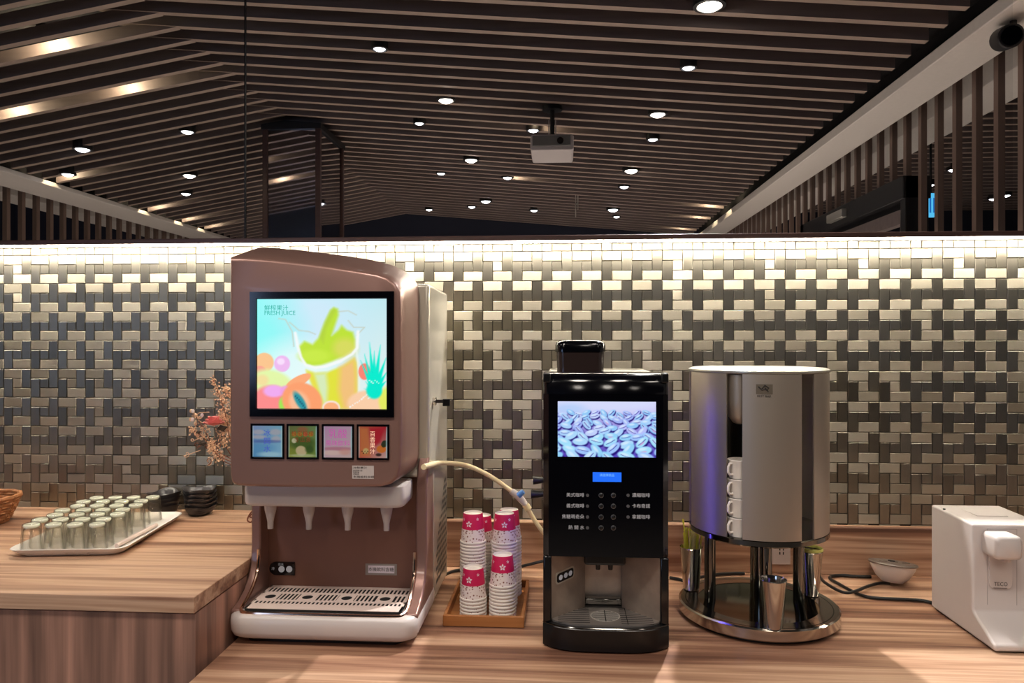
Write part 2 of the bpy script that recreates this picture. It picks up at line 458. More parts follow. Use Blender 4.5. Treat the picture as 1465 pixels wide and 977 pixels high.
rng = random.Random(4)
tiles = []
for k in range(-1, 10):
    for i in range(-3, 37):
        ux, uz = X0U + i * P3, Z0U - k * P3
        for (c0, r0, w, h, kind) in ((0, 0, 2, 1, 'h'), (2, 0, 1, 2, 'v'), (0, 1, 1, 2, 'v'), (1, 2, 2, 1, 'h'), (1, 1, 1, 1, 'q')):
            cx, cz = ux + (c0 + w / 2) * CELL, uz - (r0 + h / 2) * CELL
            if cz + h * CELL / 2 > 1.8035 and not (k == -1 and r0 + h == 3): continue
            hh = h
            if k == -1 and h == 2 and kind == 'v' and r0 == 1: cz -= CELL / 2; hh = 1      # cut by the trim
            if cz - hh * CELL / 2 > 1.80 or cx < -1.92 or cx > 1.52: continue
            if cz < (1.0 if cx < -0.72 else 0.972): continue
            kd = 'h' if kind == 'h' or (kind == 'q' and rng.random() < 0.22) else 'v'
            tiles.append((cx, cz, w, hh, kd, rng.randrange(3)))
near = sorted([t for t in tiles if t[0] < 1.33], key=lambda t: -t[0])[:300]
ns = set((t[0], t[1]) for t in near)
cache = {}
for (cx, cz, w, h, kd, vi) in near:
    key = (w, h, kd, vi)
    if key not in cache:
        vs, fs = tile_mesh(w * CELL, h * CELL, None)
        cache[key] = MB().add(vs, fs).mesh('tile', M['tile_' + kd][vi], smooth=0)
    inst('tile', cache[key], (cx, YW, cz), wall)
rest = MB()
for (cx, cz, w, h, kd, vi) in tiles:
    if (cx, cz) in ns: continue
    vs, fs = tile_mesh(w * CELL, h * CELL, None)
    rest.add([(x + cx, y + YW, z + cz) for x, y, z in vs], fs, vi + (3 if kd == 'v' else 0))
rest.build('mosaic_tiles', M['tile_h'] + M['tile_v'], wall, smooth=0)['kind'] = 'stuff'

led = MB().box(-3.2, 1.7, YW - 0.078, YW - 0.066, 1.7995, 1.8035).build('led_strip', M['led'], loc=(0, YW, 1.80))
tag(led, 'glowing warm white LED strip under the dark trim along the tiled wall', 'light strip')

# lower counter (right) with cabinet and backsplash, higher counter (left) with cabinet
cab = tag(MB().box(-0.72, 2.4, 1.28, YW - 0.002, 0, 0.814).build('base_cabinet', M['wood_side'], loc=(0.8, 1.7, 0)), 'wood cabinet carrying the lower worktop with the drink machines', 'cabinet')
top = tag(MB().box(-0.725, 2.42, 1.25, YW - 0.002, 0.815, Z_LOW).build('worktop', M['wood_top'], loc=(0.8, 1.7, 0.815), bevel=0.002),
          'lower streaked wood worktop under the juice and coffee machines', 'worktop')
struct(MB().box(-0.725, 2.42, YW - 0.035, YW - 0.001, Z_LOW + 0.0005, 0.985).build('baseboard_back', M['wood_top'], bevel=0.002))
XL = -0.7360
tag(MB().box(-3.4, XL - 0.001, 1.447, YW - 0.006, 0, Z_HIGH - 0.036).build('base_cabinet', M['wood_side'], loc=(-2, 1.8, 0)),
    'taller wood cabinet with vertical grain, standing at the left of the machines', 'cabinet')
tag(MB().box(-3.4, XL, 1.4402, YW - 0.006, Z_HIGH - 0.033, Z_HIGH).build('worktop', M['wood_top'], loc=(-2, 1.8, Z_HIGH - 0.03), bevel=0.0015),
    'higher wood worktop carrying the tray of upturned glasses', 'worktop')

# clear panes above the tiled wall, standing in for a wall mirror
HR, XR, KR, KL = 1.298, -1.583, 0.085, 0.172


def hc(x):
    return HR - KR * (x - XR) if x > XR else HR + KL * (x - XR)


XJ = at(352, 200, YW + 0.05).x
win = struct(MB().box(XJ - 0.0016, XJ + 0.0016, YW + 0.04, YW + 0.05, 1.819, EYE + hc(XJ)).build('mirror_stand_in', M['black_metal']))
for xa, xb in ((-3.2, XJ - 0.003), (XJ + 0.003, 1.31)):
    xs = [xa] + ([XR] if xa < XR < xb else []) + [xb]
    poly = [(xa, 1.819), (xb, 1.819)] + [(x, EYE + hc(x) - 0.001) for x in reversed(xs)]
    MB().prism(poly, 'y', YW + 0.042, YW + 0.048).build('pane', M['pane'], win, smooth=0)

# ------------------------------------------------------------------ slatted gable ceiling of the mirrored room, built beyond the panes
YEND = 7.45
board = MB()
board.prism([(XR, EYE + HR + .10), (1.6, EYE + hc(1.6) + .10), (1.6, EYE + hc(1.6) + .13), (XR, EYE + HR + .13)], 'y', -0.5, YEND)
board.prism([(-3.6, EYE + hc(-3.6) + .10), (XR, EYE + HR + .10), (XR, EYE + HR + .13), (-3.6, EYE + hc(-3.6) + .13)], 'y', -0.5, YEND)
ceil = struct(board.build('ceiling', M['dark_ceiling'], smooth=0))
SW, SH = 0.030, 0.05


def slat_mesh(xa, xb, dx):
    za, zb = ((-KR * xa, -KR * xb) if dx > 0 else (KL * xa, KL * xb))
    vs = []
    for x, z in ((xa, za), (xb, zb)):
        vs += [(x, 0, z), (x, SW, z), (x, SW, z + SH), (x, 0, z + SH)]
    mb = MB().add(vs, [(0, 4, 5, 1)], 1)
    mb.f += [(1, 5, 6, 2), (2, 6, 7, 3), (3, 7, 4, 0), (0, 1, 2, 3), (4, 7, 6, 5)]; mb.m += [0] * 5
    return mb.mesh('slat', [M['slat_side'], M['slat_edge']], smooth=0)


sr, sl = slat_mesh(-0.26, 1.285 - XR, 1), slat_mesh(-1.64, -0.0, -1)
SLAT_Y = [2.69 + 0.131 * k for k in range(-6, 37)]
for y in SLAT_Y:
    inst('slat', sr, (XR, y - 0.008, EYE + HR), ceil); inst('slat', sl, (XR, y, EYE + HR), ceil)
struct(MB().box(-6, 5, -3.2, -0.5, 2.95, 3.05).build('ceiling_front', M['dark_ceiling']))

HB = 0.985
zb = EYE + HB
struct(MB().box(1.315, 1.50, 1.9, YEND + 0.2, zb, zb + 0.047).build('beam_right', M['beige'], bevel=0.004))
struct(MB().box(1.63, 1.84, 1.9, YEND + 0.2, zb, zb + 0.2).build('soffit_right', M['beige'], bevel=0.004))
struct(MB().box(1.50, 1.63, 1.9, YEND + 0.2, zb + 0.1, zb + 0.2).build('trim_2', M['dark_ceiling']))
struct(MB().box(1.40, 1.505, 1.9, YEND + 0.2, zb + 0.048, zb + 0.3).build('shadow_gap_right', M['dark_ceiling']))  # dark box put in for the shadow gap above the right beam
struct(MB().box(-3.54, -3.36, 1.9, YEND + 0.2, zb + 0.031, zb + 0.3).build('shadow_gap_left', M['dark_ceiling']))  # dark box put in for the shadow gap above the left beam
struct(MB().box(-3.54, -3.23, 1.9, YEND + 0.2, zb, zb + 0.03).build('beam_left', M['beige'], bevel=0.004))
struct(MB().box(-3.92, -3.68, 1.9, YEND + 0.2, zb, zb + 0.2).build('soffit_left', M['beige'], bevel=0.004))
struct(MB().box(-3.68, -3.54, 1.9, YEND + 0.2, zb + 0.1, zb + 0.2).build('trim_3', M['dark_ceiling']))

ann = struct(MB().box(1.84, 5, 1.9, YEND + 0.3, EYE + 1.36, EYE + 1.40).build('ceiling_right', M['dark_ceiling']))
am = MB().box(0, 3.1, 0, SW, 0, SH, 0); am.m[0] = 1
am = am.mesh('slat', [M['slat_side'], M['slat_edge']], smooth=0)
for k in range(38): inst('slat', am, (1.85, 2.5 + 0.131 * k, EYE + 1.26), ann)

scr = thing('slatted_screen', 'row of slim brown vertical bars hanging below the beige beam on the right', 'screen', (1.56, 4.5, 1.9))
bm_long = MB().box(-.012, .012, -.014, .014, 0, zb + 0.1 - 0.02).mesh('baluster', M['baluster'], smooth=0)
bm_short = MB().box(-.012, .012, -.014, .014, 0, zb + 0.1 - 2.245).mesh('baluster', M['baluster'], smooth=0)
DY0, DY1 = 3.46, 4.72
y = 2.468
while y < 7.3:
    if DY0 + 0.02 < y < DY1: inst('baluster', bm_short, (1.56, y, 2.245), scr)
    else: inst('baluster', bm_long, (1.56, y, 0.02), scr)
    y += 0.1405
MB().box(1.53, 1.59, 2.32, 3.33, 0, 0.02).build('bottom_rail', M['baluster'], scr)
MB().box(1.53, 1.59, 4.77, 7.4, 0, 0.02).build('bottom_rail', M['baluster'], scr)
dr = struct(MB().box(1.51, 1.61, 3.36, 3.41, 0, 2.245).box(1.50, 1.62, 4.70, 4.76, 0, 2.245).box(1.50, 1.62, 3.36, 4.76, 2.145, 2.245).build('door_1', M['black_metal'], bevel=0.003))
MB().box(1.54, 1.58, 3.42, 4.68, 2.05, 2.115).box(1.54, 1.58, 3.42, 3.48, 0.02, 2.05).box(1.54, 1.58, 4.62, 4.68, 0.02, 2.05).build('door_rail', M['slat_side'], dr)
MB().box(1.47, 1.50, 4.0, 4.22, 2.17, 2.215).build('door_closer', M['silver'], dr, bevel=0.004)

scl = thing('slatted_screen', 'row of slim brown vertical bars hanging below the pale beam on the left', 'screen', (-3.61, 5.5, 1.9))
bl = MB().box(-.015, .015, -.016, .016, 0, zb + 0.1 - 0.02).mesh('baluster', M['baluster'], smooth=0)
y = 4.318
while y < 7.35:
    inst('baluster', bl, (-3.61, y, 0.02), scl); y += 0.137
MB().box(-3.64, -3.58, 4.2, 7.4, 0, 0.02).build('bottom_rail', M['baluster'], scl)

# mirrored column below the ridge
col = thing('mirrored_column', 'square column clad in mirror with dark frame, under the ceiling ridge', 'column', (-1.54, 4.4, 0))
cx0, cx1, cy0, cy1 = -1.70, -1.39, 4.16, 4.60
ct = EYE + HR - 0.03
MB().box(cx0 + .01, cx1 - .01, cy0 + .01, cy1 - .01, 0, ct - .02).build('core', M['black_metal'], col)
MB().box(cx0 + .012, cx1 - .012, cy0 - .004, cy0 + .006, 0.1, ct - .03).build('mirror_panel', M['mirror'], col)
MB().box(cx1 - .006, cx1 + .004, cy0 + .012, cy1 - .012, 0.1, ct - .05).build('mirror_panel', M['mirror'], col)
for x, y in ((cx0, cy0), (cx1, cy0), (cx1, cy1)):
    MB().box(x - .014, x + .014, y - .014, y + .014, 0, ct - .03).build('corner_post', M['trim'], col)
MB().prism([(cx0 - .02, ct - .05), (cx1 + .02, ct - .05), (cx1 + .02, ct - .02), (XR, ct), (cx0 - .02, ct - .02)], 'y', cy0 - .02, cy1 + .02).build('top_cap', M['black_metal'], col)

# ------------------------------------------------------------------ lamps
def ceiling_point(px, py):
    a, b, v = look_dir(px, py)
    t = (HR + KR * XR) / (v + KR * a)
    if a * t < XR: t = (HR - KL * XR) / (v - KL * a)
    return Vector((a * t, b * t, EYE + v * t))


def add_light(kind, name, loc, energy, color, parent, size=0.03, angle=100, blend=0.6, aim=None):
    d = bpy.data.lights.new(name, kind); d.energy = energy; d.color = color; d.shadow_soft_size = size
    if kind == 'SPOT': d.spot_size = math.radians(angle); d.spot_blend = blend
    o = bpy.data.objects.new(name, d); COL.objects.link(o); o.parent = parent
    po = OFF[parent.name]; o.location = Vector(loc) - Vector(po)
    if aim is not None: o.rotation_euler = (Vector(aim) - Vector(loc)).to_track_quat('-Z', 'Y').to_euler()
    return o


def downlight(p, r, label, lens, watts, color, group=None):
    t = thing('downlight', label, 'ceiling lamp', tuple(p), group)
    MB().lathe([(0, .075), (r * 1.35, .075), (r * 1.35, -.012), (r * 1.05, -.014), (r * .98, -.004), (0, -.004)], p, 16).build('housing', M['lamp_black'], t)
    MB().lathe([(0, -.005 - r * .55), (r * .35, -.005 - r * .51), (r * .65, -.005 - r * .4), (r * .88, -.005 - r * .2), (r * .96, -.005), (0, -.0045)], p, 16).build('lens', lens, t)
    if watts: add_light('SPOT', 'bulb', p + Vector((0, 0, -.04)), watts, color, t, 0.02, 120, 0.8, p + Vector((0, 0, -2)))
    return t


LAMPS = [  # px, py, radius, bright, label
    (1015, 6, .040, 1, 'brightest round ceiling downlight, at the very top above the coffee machine'),
    (985, 95, .026, 0, 'small white downlight just below the brightest one at the top'),
    (543, 68, .026, 0, 'small white downlight high above the juice machine, alone between two slats'),
    (638, 142, .036, 1, 'bright warm downlight with glare, above and left of the projector'),
    (941, 162, .036, 1, 'bright downlight with glare, right of the projector and above a smaller one'),
    (934, 198, .028, 0, 'small downlight right of the projector, directly below a bright one'),
    (600, 175, .026, 0, 'small downlight just below left of the bright warm one near the projector'),
    (268, 187, .034, 0, 'upper of three white downlights on the left slope beside the column'),
    (271, 250, .040, 1, 'middle and brightest of three white downlights on the left slope'),
    (266, 276, .034, 0, 'lowest of three white downlights on the left slope beside the column'),
    (674, 228, .040, 1, 'bright downlight left of and below the projector'),
    (903, 243, .042, 1, 'bright downlight below the pair at the right of the projector'),
    (893, 266, .034, 0, 'small downlight close under the bright one, right below the projector'),
    (726, 253, .034, 0, 'small downlight with a glowing slat, below left of the projector'),
    (631, 247, .030, 0, 'faint small downlight left of the bright one, below the projector row'),
    (695, 287, .042, 0, 'far downlight left of centre near the end of the slats'),
    (675, 295, .034, 0, 'tiny far downlight just left of a larger far one'),
    (764, 300, .034, 0, 'far single downlight below the projector near the end wall'),
    (877, 299, .044, 0, 'far downlight on the right, above a tinier one'),
    (882, 309, .030, 0, 'tiniest far downlight on the right, just under another'),
    (614, 299, .032, 0, 'tiny far downlight near the peak of the dark end wall'),
    (118, 212, .040, 0, 'black-ringed downlight on the left slope above the pale beam'),
    (97, 248, .036, 0, 'downlight with a lit slat, close to the left beam'),
    (763, 185, .030, 0, 'small downlight touching the left top of the projector, lighting a slat'),
]
for i, (px, py, r, br, lab) in enumerate(LAMPS):
    p = ceiling_point(px, py) + Vector((0, 0, 0.004))
    downlight(p, r, lab, M['lens_warm'] if br else M['lens_cool'], FAR_SPOT if br else 0, NEUTRAL)

GLOWS = [  # hidden spotlights between the slats that light one slat face
    (66, 68, 2.2, 'hidden spotlight lighting a wide warm patch on a slat, top left'),
    (178, 131, 1.6, 'hidden spotlight lighting a warm patch on a slat, second from the top left'),
    (8, 161, 1.8, 'hidden spotlight lighting a warm patch at the left edge of the ceiling'),
    (768, 189, 0.7, 'hidden spotlight lighting the slat behind the projector'),
    (738, 256, 0.7, 'hidden spotlight lighting a slat below left of the projector'),
    (1017, 297, 1.2, 'hidden spotlight lighting a slat by the right beam, upper of three'),
    (1001, 313, 1.0, 'hidden spotlight lighting a slat by the right beam, middle of three'),
    (978, 327, 0.8, 'hidden spotlight lighting a slat by the right beam, lowest of three'),
    (88, 254, 1.0, 'hidden spotlight lighting a slat just above the left beam'),
    (222, 299, 1.0, 'hidden spotlight lighting a slat along the left beam, upper of three'),
    (264, 315, 0.8, 'hidden spotlight lighting a slat along the left beam, middle of three'),
    (304, 326, 0.7, 'hidden spotlight lighting a slat along the left beam, lowest of three'),
]
for px, py, k, lab in GLOWS:
    p = ceiling_point(px, py)
    ys = min(SLAT_Y, key=lambda s: abs(s - p.y - 0.03))                     # the slat face seen there
    h = EYE + hc(p.x)
    q = Vector((p.x, ys - 0.075, h + 0.040))
    t = thing('recessed_spotlight', lab, 'ceiling lamp', tuple(q + Vector((0, 0, .02))), 'recessed spotlights between the slats')
    MB().lathe([(0, .045), (.022, .045), (.022, .014), (0, .014)], q, 12).build('housing', M['lamp_black'], t)
    add_light('POINT', 'bulb', q, GLOW_W * k, (1.0, 0.82, 0.54), t, 0.012)

for i, (x, y, w) in enumerate(FRONT_LAMPS):
    p = Vector((x, y, EYE + 1.2))
    t = downlight(p, .05, 'round downlight over the guests in front of the counter', M['lens_cool'], 0, NEUTRAL, 'downlights in front of the counter')
    add_light('SPOT', 'bulb', p + Vector((0, 0, -.05)), w, (1.0, 0.90, 0.80), t, 0.16, 140, 0.8, p + Vector((0, 0.25, -2)))

# projector on its pole
PY_ = 3.6
pr = thing('projector', 'white projector hanging on a black pole from the slatted ceiling', 'projector', (-0.045, 3.75, 2.44))
MB().loft([[(x, PY_ + .012 * 0 + (0 if z < 2.52 else 0), z) for x, z in rrect(-.150, .060, 2.445, 2.522, .012, 3)],
           [(x, PY_ + .26, z) for x, z in rrect(-.150, .060, 2.445, 2.522, .012, 3)]]).build('body', M['white_plastic'], pr, bevel=0.004)
MB().box(-.140, .045, PY_ - .006, PY_ + .01, 2.466, 2.516).build('front_grille', mat('projector_grey', S(120, 118, 112), 0.5), pr, bevel=0.002)
MB().tube([(-.005, PY_ + .005, 2.488), (-.005, PY_ - .018, 2.488)], .016, 14).build('lens', M['black_gloss'], pr)
MB().box(-.105, .015, PY_ + .06, PY_ + .2, 2.522, 2.532).build('ceiling_bracket', M['black_metal'], pr)
hp = EYE + hc(-.045)
MB().tube([(-.045, PY_ + .13, 2.53), (-.045, PY_ + .13, hp + .02)], .012, 10).build('pole', M['black_metal'], pr)
for dx in (-.017, .017): MB().tube([(-.045 + dx, PY_ + .10, 2.53), (-.045 + dx, PY_ + .10, 2.62)], .003, 6).build('cable', M['white_plastic'], pr)
MB().lathe([(0, 0), (.05, 0), (.05, .02), (0, .02)], (-.045, PY_ + .13, hp - .005), 14).build('ceiling_plate', M['black_metal'], pr)

q = at(1440, 52, 2.37)
cc = thing('black_spotlight', 'black round fixture mounted under the beige beam at top right', 'lamp', (q.x, q.y, zb))
zc = q.z - .004
MB().tube([(q.x + .02, q.y, zb), (q.x + .02, q.y, zc)], .010, 8).build('stem', M['black_metal'], cc)
MB().tube([(q.x - .012, q.y - .045, zc - .012), (q.x + .012, q.y + .045, zc + .012)], .036, 18).build('housing', M['lamp_black'], cc, bevel=0.004)
MB().tube([(q.x - .013, q.y - .049, zc - .013), (q.x - .012, q.y - .045, zc - .012)], .028, 18).build('front_lens', M['black_gloss'], cc)

q = ceiling_point(825, 280)
hk = thing('hanging_bracket', 'thin pale bracket hanging from the slats left of the far downlights', 'bracket', (q.x, q.y, q.z))
MB().box(q.x - .012, q.x - .004, q.y, q.y + .01, q.z - .17, q.z + .03).box(q.x + .006, q.x + .014, q.y, q.y + .01, q.z - .11, q.z + .03).box(q.x - .012, q.x + .014, q.y, q.y + .01, q.z - .07, q.z - .06).build('strap', M['silver'], hk)

q = at(1333.5, 293, 3.9)
sg = thing('exit_sign', 'small glowing cyan sign hanging behind the bars on the right', 'sign', (q.x, q.y, q.z - .06))
MB().box(q.x - .024, q.x + .024, q.y, q.y + .03, q.z - .06, q.z + .06).build('sign_box', M['sign'], sg, bevel=0.003)
MB().box(q.x - .013, q.x - .005, q.y - .002, q.y, q.z - .04, q.z + .035).build('figure', M['sign_ink'], sg)
MB().box(q.x + .005, q.x + .013, q.y - .002, q.y, q.z - .04, q.z + .035).build('figure', M['sign_ink'], sg)
MB().tube([(q.x, q.y + .015, q.z + .06), (q.x, q.y + .015, EYE + 1.27)], .006, 6).build('rod', M['black_metal'], sg)
for px, py, lab in ((1364, 241, 'upper small lamp behind the bars at the right'), (1330, 263, 'small lamp just above the cyan sign'),
                    (1421, 283, 'left one of two small low lamps behind the right bars'), (1439, 278, 'right one of two small low lamps behind the right bars')):
    a, b, v = look_dir(px, py); t_ = 1.25 / v
    downlight(Vector((a * t_, b * t_, EYE + 1.25)), .035, lab, M['lens_cool'], 0, NEUTRAL)

# ------------------------------------------------------------------ juice dispenser
jd = thing('juice_dispenser', 'tall rose bronze juice dispenser with a lit fruit screen and four nozzles', 'drink dispenser', (-0.525, 1.80, Z_LOW))
YF, YR = 1.578, 1.74
fr_px = [(340, 694), (333, 690), (330.5, 680), (330, 640), (330, 560), (330, 480), (330, 420), (330, 375), (331, 368), (355, 368.5), (390, 371), (430, 375.5), (470, 380.5), (510, 386.5), (540, 391.5),
         (556, 397), (567, 406), (573, 418), (574.5, 432), (575, 480), (575, 560), (575, 630), (574, 662), (570, 682), (560, 692), (545, 696), (500, 697), (450, 697), (400, 696.5), (360, 695.5)]
re_px = [(384, 682), (375, 677), (371, 668), (370, 630), (370, 555), (370, 478), (370, 420), (369, 365), (370, 354), (395, 354.8), (425, 357.5), (460, 361.5), (495, 366), (530, 371.5), (560, 379),
         (578, 387), (590, 396), (597, 407), (600, 420), (600, 475), (600, 555), (600, 620), (600, 650), (597, 665), (588, 674), (572, 677), (520, 677), (470, 677), (430, 677), (400, 677)]
fo = [at(px, py, YF) for px, py in fr_px]; ro = [at(px, py, YR) for px, py in re_px]
cen = Vector((sum(p.x for p in fo) / 30, YF, sum(p.z for p in fo) / 30))


def inset(ring, d, y):
    out = []
    for i, p in enumerate(ring):
        a, b = ring[i - 1], ring[(i + 1) % len(ring)]
        tx, tz = b.x - a.x, b.z - a.z; L = math.hypot(tx, tz) or 1
        nx, nz = tz / L, -tx / L
        if (cen.x - p.x) * nx + (cen.z - p.z) * nz < 0: nx, nz = -nx, -nz
        out.append(Vector((p.x + nx * d, y, p.z + nz * d)))
    return out


YP = YF - 0.007
rings = [inset(fo, .008, YP), inset(fo, .005, YP + .0008), inset(fo, .002, YP + .003), fo, [a.lerp(b, .25) for a, b in zip(fo, ro)], [a.lerp(b, .6) for a, b in zip(fo, ro)], ro]
MB().loft([list(reversed(r)) for r in rings]).build('head_shell', M['bronze'], jd, smooth=50)
# white sheet body behind, with side vents and key lock
XBR = -0.313
body = MB().prism([(1.742, 1.652), (2.02, 1.648), (2.02, .872), (1.80, .872), (1.80, 1.19), (1.742, 1.19)], 'x', -.7345, XBR).build('body_cabinet', M['white_metal'], jd, bevel=0.008, seg=3)
v = MB()
for r in range(15):
    for c in range(9):
        y0, z0 = 1.815 + c * .0205 + (r % 2) * .010, .905 + r * .0165
        if (y0 - 1.80) * .95 > (z0 - .875) * .92 + .012 + .16 * 0 or z0 > 1.145 or y0 > 1.985: pass
        lim = 1.835 + (1.14 - z0) * .0 + max(0, (z0 - 1.0)) * .9
        if y0 < lim or y0 > 1.99: continue
        v.add([(XBR + .0006, y0, z0), (XBR + .0006, y0 + .013, z0 + .004), (XBR + .0006, y0 + .015, z0 + .013), (XBR + .0006, y0 + .002, z0 + .009)], [(0, 1, 2, 3)])
vo = v.build('side_vent', M['hole'], jd, smooth=0); vo['kind'] = 'stuff'
kz, ky = 1.369, 1.79
lk = MB().tube([(XBR, ky, kz), (XBR + .008, ky, kz)], .010, 14).build('lock', M['steel'], jd)
MB().box(XBR + .008, XBR + .030, ky - .0015, ky + .0015, kz - .004, kz + .004).build('key', M['black_metal'], lk)
MB().box(XBR + .024, XBR + .042, ky - .003, ky + .003, kz - .012, kz + .006).build('key_bow', M['black_plastic'], lk, bevel=0.002)
# lower shell: back panel, two cheeks, gold rim, base
MB().box(-.714, -.340, 1.757, 1.80, .90, 1.205).build('back_panel', M['bronze_dark'], jd)
prof = [(1.80, 1.25), (1.75, 1.25), (1.728, 1.215), (1.715, 1.17), (1.710, 1.10), (1.710, 1.03), (1.705, .99), (1.690, .962), (1.665, .940), (1.635, .926), (1.60, .918), (1.60, .872), (1.80, .872)]
profL = [(1.7565, 1.205), (1.712, 1.205), (1.710, 1.10), (1.710, 1.03), (1.705, .99), (1.690, .962), (1.665, .940), (1.635, .926), (1.60, .918), (1.60, .905), (1.7565, .905)]
MB().prism(prof, 'x', -.7345, -.7115).build('side_cheek', M['bronze'], jd, bevel=0.004)
MB().prism(prof, 'x', -.3395, -.3138).build('side_cheek', M['bronze'], jd, bevel=0.004)
gl = [(1.703, 1.025), (1.702, 1.0), (1.693, .972), (1.67, .948), (1.64, .931), (1.612, .921)]
pts = [(-.713, y, z) for y, z in gl] + [(-.706, 1.595, .9175), (-.69, 1.588, .917), (-.60, 1.586, .917), (-.45, 1.586, .917), (-.362, 1.588, .917), (-.348, 1.595, .9175)] + [(-.341, y, z) for y, z in reversed(gl)]
MB().tube(spline(pts, 4), .0042, 8).build('gold_rim', M['rose_chrome'], jd)
base = MB().loft([[(x, y, z) for x, y in rrect(-.7345 + d, -.312 - d, 1.572 + d, 1.84, .035, 6)] for z, d in ((.862, .014), (.868, .005), (.878, .001), (.895, 0), (.908, .001), (.914, .006), (.9155, .012))]).build('base', M['white_plastic'], jd, smooth=60)
ft = MB()
MB().loft([[(x, y, z) for x, y in rrect(-.705, -.345, 1.60, 1.99, .03, 4)] for z in (.8505, .864)]).build('foot_skirt', M['black_plastic'], jd)
# drip tray with real slots
tx0, tx1, ty0, ty1, tz = -.703, -.352, 1.602, 1.756, .9225
tr = MB().box(tx0, tx1, ty0, ty1, .9135, .9213).build('drip_tray', M['hole'], jd)
g = MB(); ym = [1.622, 1.6225 + .022, 1.650, 1.650 + .046, 1.702, 1.702 + .038]
rows = [(1.634, 1.650), (1.660, 1.700), (1.711, 1.741)]
edges = [ty0, 1.634, 1.650, 1.660, 1.700, 1.711, 1.741, ty1]
for a, b in ((ty0, 1.634), (1.650, 1.660), (1.700, 1.711), (1.741, ty1)): g.box(tx0, tx1, a, b, .9214, tz)
hx = [-.6755, -.583, -.491, -.4015]; hx = [at(p, 863, 1.68).x for p in (387, 440, 496, 551)]
n = 36; pitch = (tx1 - tx0 - .012) / n
for ri, (a, b) in enumerate(rows):
    for i in range(n + 1):
        x = tx0 + .006 + i * pitch
        if ri == 1 and any(abs(x - h) < .021 for h in hx): continue
        g.box(x - pitch * .21, x + pitch * .21, a, b, .9214, tz)
for s0, s1 in ((tx0, tx0 + .004), (tx1 - .004, tx1)): g.box(s0, s1, ty0, ty1, .9214, tz)
plate = g.build('drip_grille', M['tray_plate'], tr, smooth=0); plate['kind'] = 'stuff'
for h in hx:                                                # a plate with a round hole under each nozzle
    cy = 1.680; m2 = MB(); k = 24; r0 = .0125
    inn, out = [], []
    for i in range(k):
        a = 2 * math.pi * i / k; c_, s_ = math.cos(a), math.sin(a); q_ = .0195 / max(abs(c_), abs(s_))
        inn.append((h + r0 * c_, cy + r0 * s_ * 1.1)); out.append((h + q_ * c_, cy + q_ * s_ * 1.02))
    m2.loft([[(x, y, .9214) for x, y in inn], [(x, y, tz) for x, y in inn], [(x, y, tz) for x, y in out], [(x, y, .9214) for x, y in out]], False, False)
    m2.build('hole_plate', M['tray_plate'], tr, smooth=0)
# nozzle bar and four nozzles
MB().loft([[(x, y, z) for x, y in rrect(-.7185 + d, -.350 - d, 1.625 + d, 1.74, .018, 5)] for z, d in ((1.1425, .008), (1.146, .002), (1.152, 0), (1.181, 0), (1.19, .001))]).build('nozzle_bar', M['white_plastic'], jd, smooth=60)
for px in (387, 442, 497.5, 553):
    p = at(px, 735, 1.685)
    MB().lathe([(0, .075), (.0138, .075), (.0138, .050), (.0130, .043), (.0085, .024), (.0070, .016), (.0066, 0), (.0045, 0), (.0045, .010), (0, .010)], (p.x, 1.685, 1.0785), 20).build('nozzle', M['white_plastic'], jd)
# screen
YD = YP - .0045
fx0, fx1, fz0, fz1 = at(357, 590, YD).x, at(563.5, 590, YD).x, at(460, 596.5, YD).z, at(460, 417, YD).z
sx0, sx1, sz0, sz1 = at(367.5, 590, YD).x, at(552, 590, YD).x, at(460, 584.5, YD).z, at(460, 428, YD).z


def bezel(name, o, i, yf, yb, m, parent, parent_part=None):
    def rg(r, y): return [(r[0], y, r[2]), (r[1], y, r[2]), (r[1], y, r[3]), (r[0], y, r[3])]
    return MB().loft([rg(o, yb), rg(o, yf), rg((i[0] - .002, i[1] + .002, i[2] - .002, i[3] + .002), yf), rg(i, yb - .0006)], False, False).build(name, m, parent, smooth=0)


bz = bezel('screen_bezel', (fx0, fx1, fz0, fz1), (sx0, sx1, sz0, sz1), YD, YP + .0005, M['black_gloss'], jd)
P = Paint(150, 128)


def U(*pts): return [((x - 90) / 950, (y - 92) / 803) for x, y in pts]


P.bg(((150, 248, 246), (196, 232, 240), (205, 250, 246), (238, 240, 236)))
P.ell(.45, .2, .33, .38, (214, 232, 250), .8, soft=1.2)
P.ell(.04, .33, .26, .3, (120, 250, 242), .6, soft=1.3)
P.ell(.30, .62, .30, .22, (240, 252, 250), .7, soft=1.0)
for pts in (((250, 235), (300, 242), (350, 330), (362, 440)), ((330, 262), (400, 322), (470, 330), (520, 350)), ((760, 250), (800, 300), (880, 300), (820, 360)), ((640, 190), (760, 180), (820, 210))):
    P.line(U(*pts), .010, (200, 206, 190), .8)
P.poly(U((378, 350), (402, 470), (425, 560), (470, 585), (560, 590), (690, 560), (820, 470), (826, 350), (800, 430), (400, 420)), (238, 246, 240), .8, .02)
P.poly(U((400, 440), (410, 530), (450, 565), (500, 580), (560, 575), (640, 548), (730, 510), (806, 455), (810, 390), (795, 335), (750, 320), (712, 285), (690, 320), (640, 360), (690, 210), (684, 165), (655, 155), (632, 175), (590, 260), (548, 372), (500, 425), (440, 400)), (190, 226, 52), 1, .014)
P.poly(U((548, 372), (590, 260), (632, 175), (655, 160), (672, 180), (600, 310), (580, 420)), (176, 206, 60), .6, .014)
P.ell(.68, .45, .09, .09, (226, 216, 110), .7, soft=.8)
P.ell(.45, .52, .12, .06, (204, 236, 70), .8, soft=.7)
P.poly(U((452, 610), (520, 632), (610, 626), (720, 580), (806, 520), (826, 560), (832, 895), (590, 895), (540, 790)), (226, 226, 60), 1, .014)
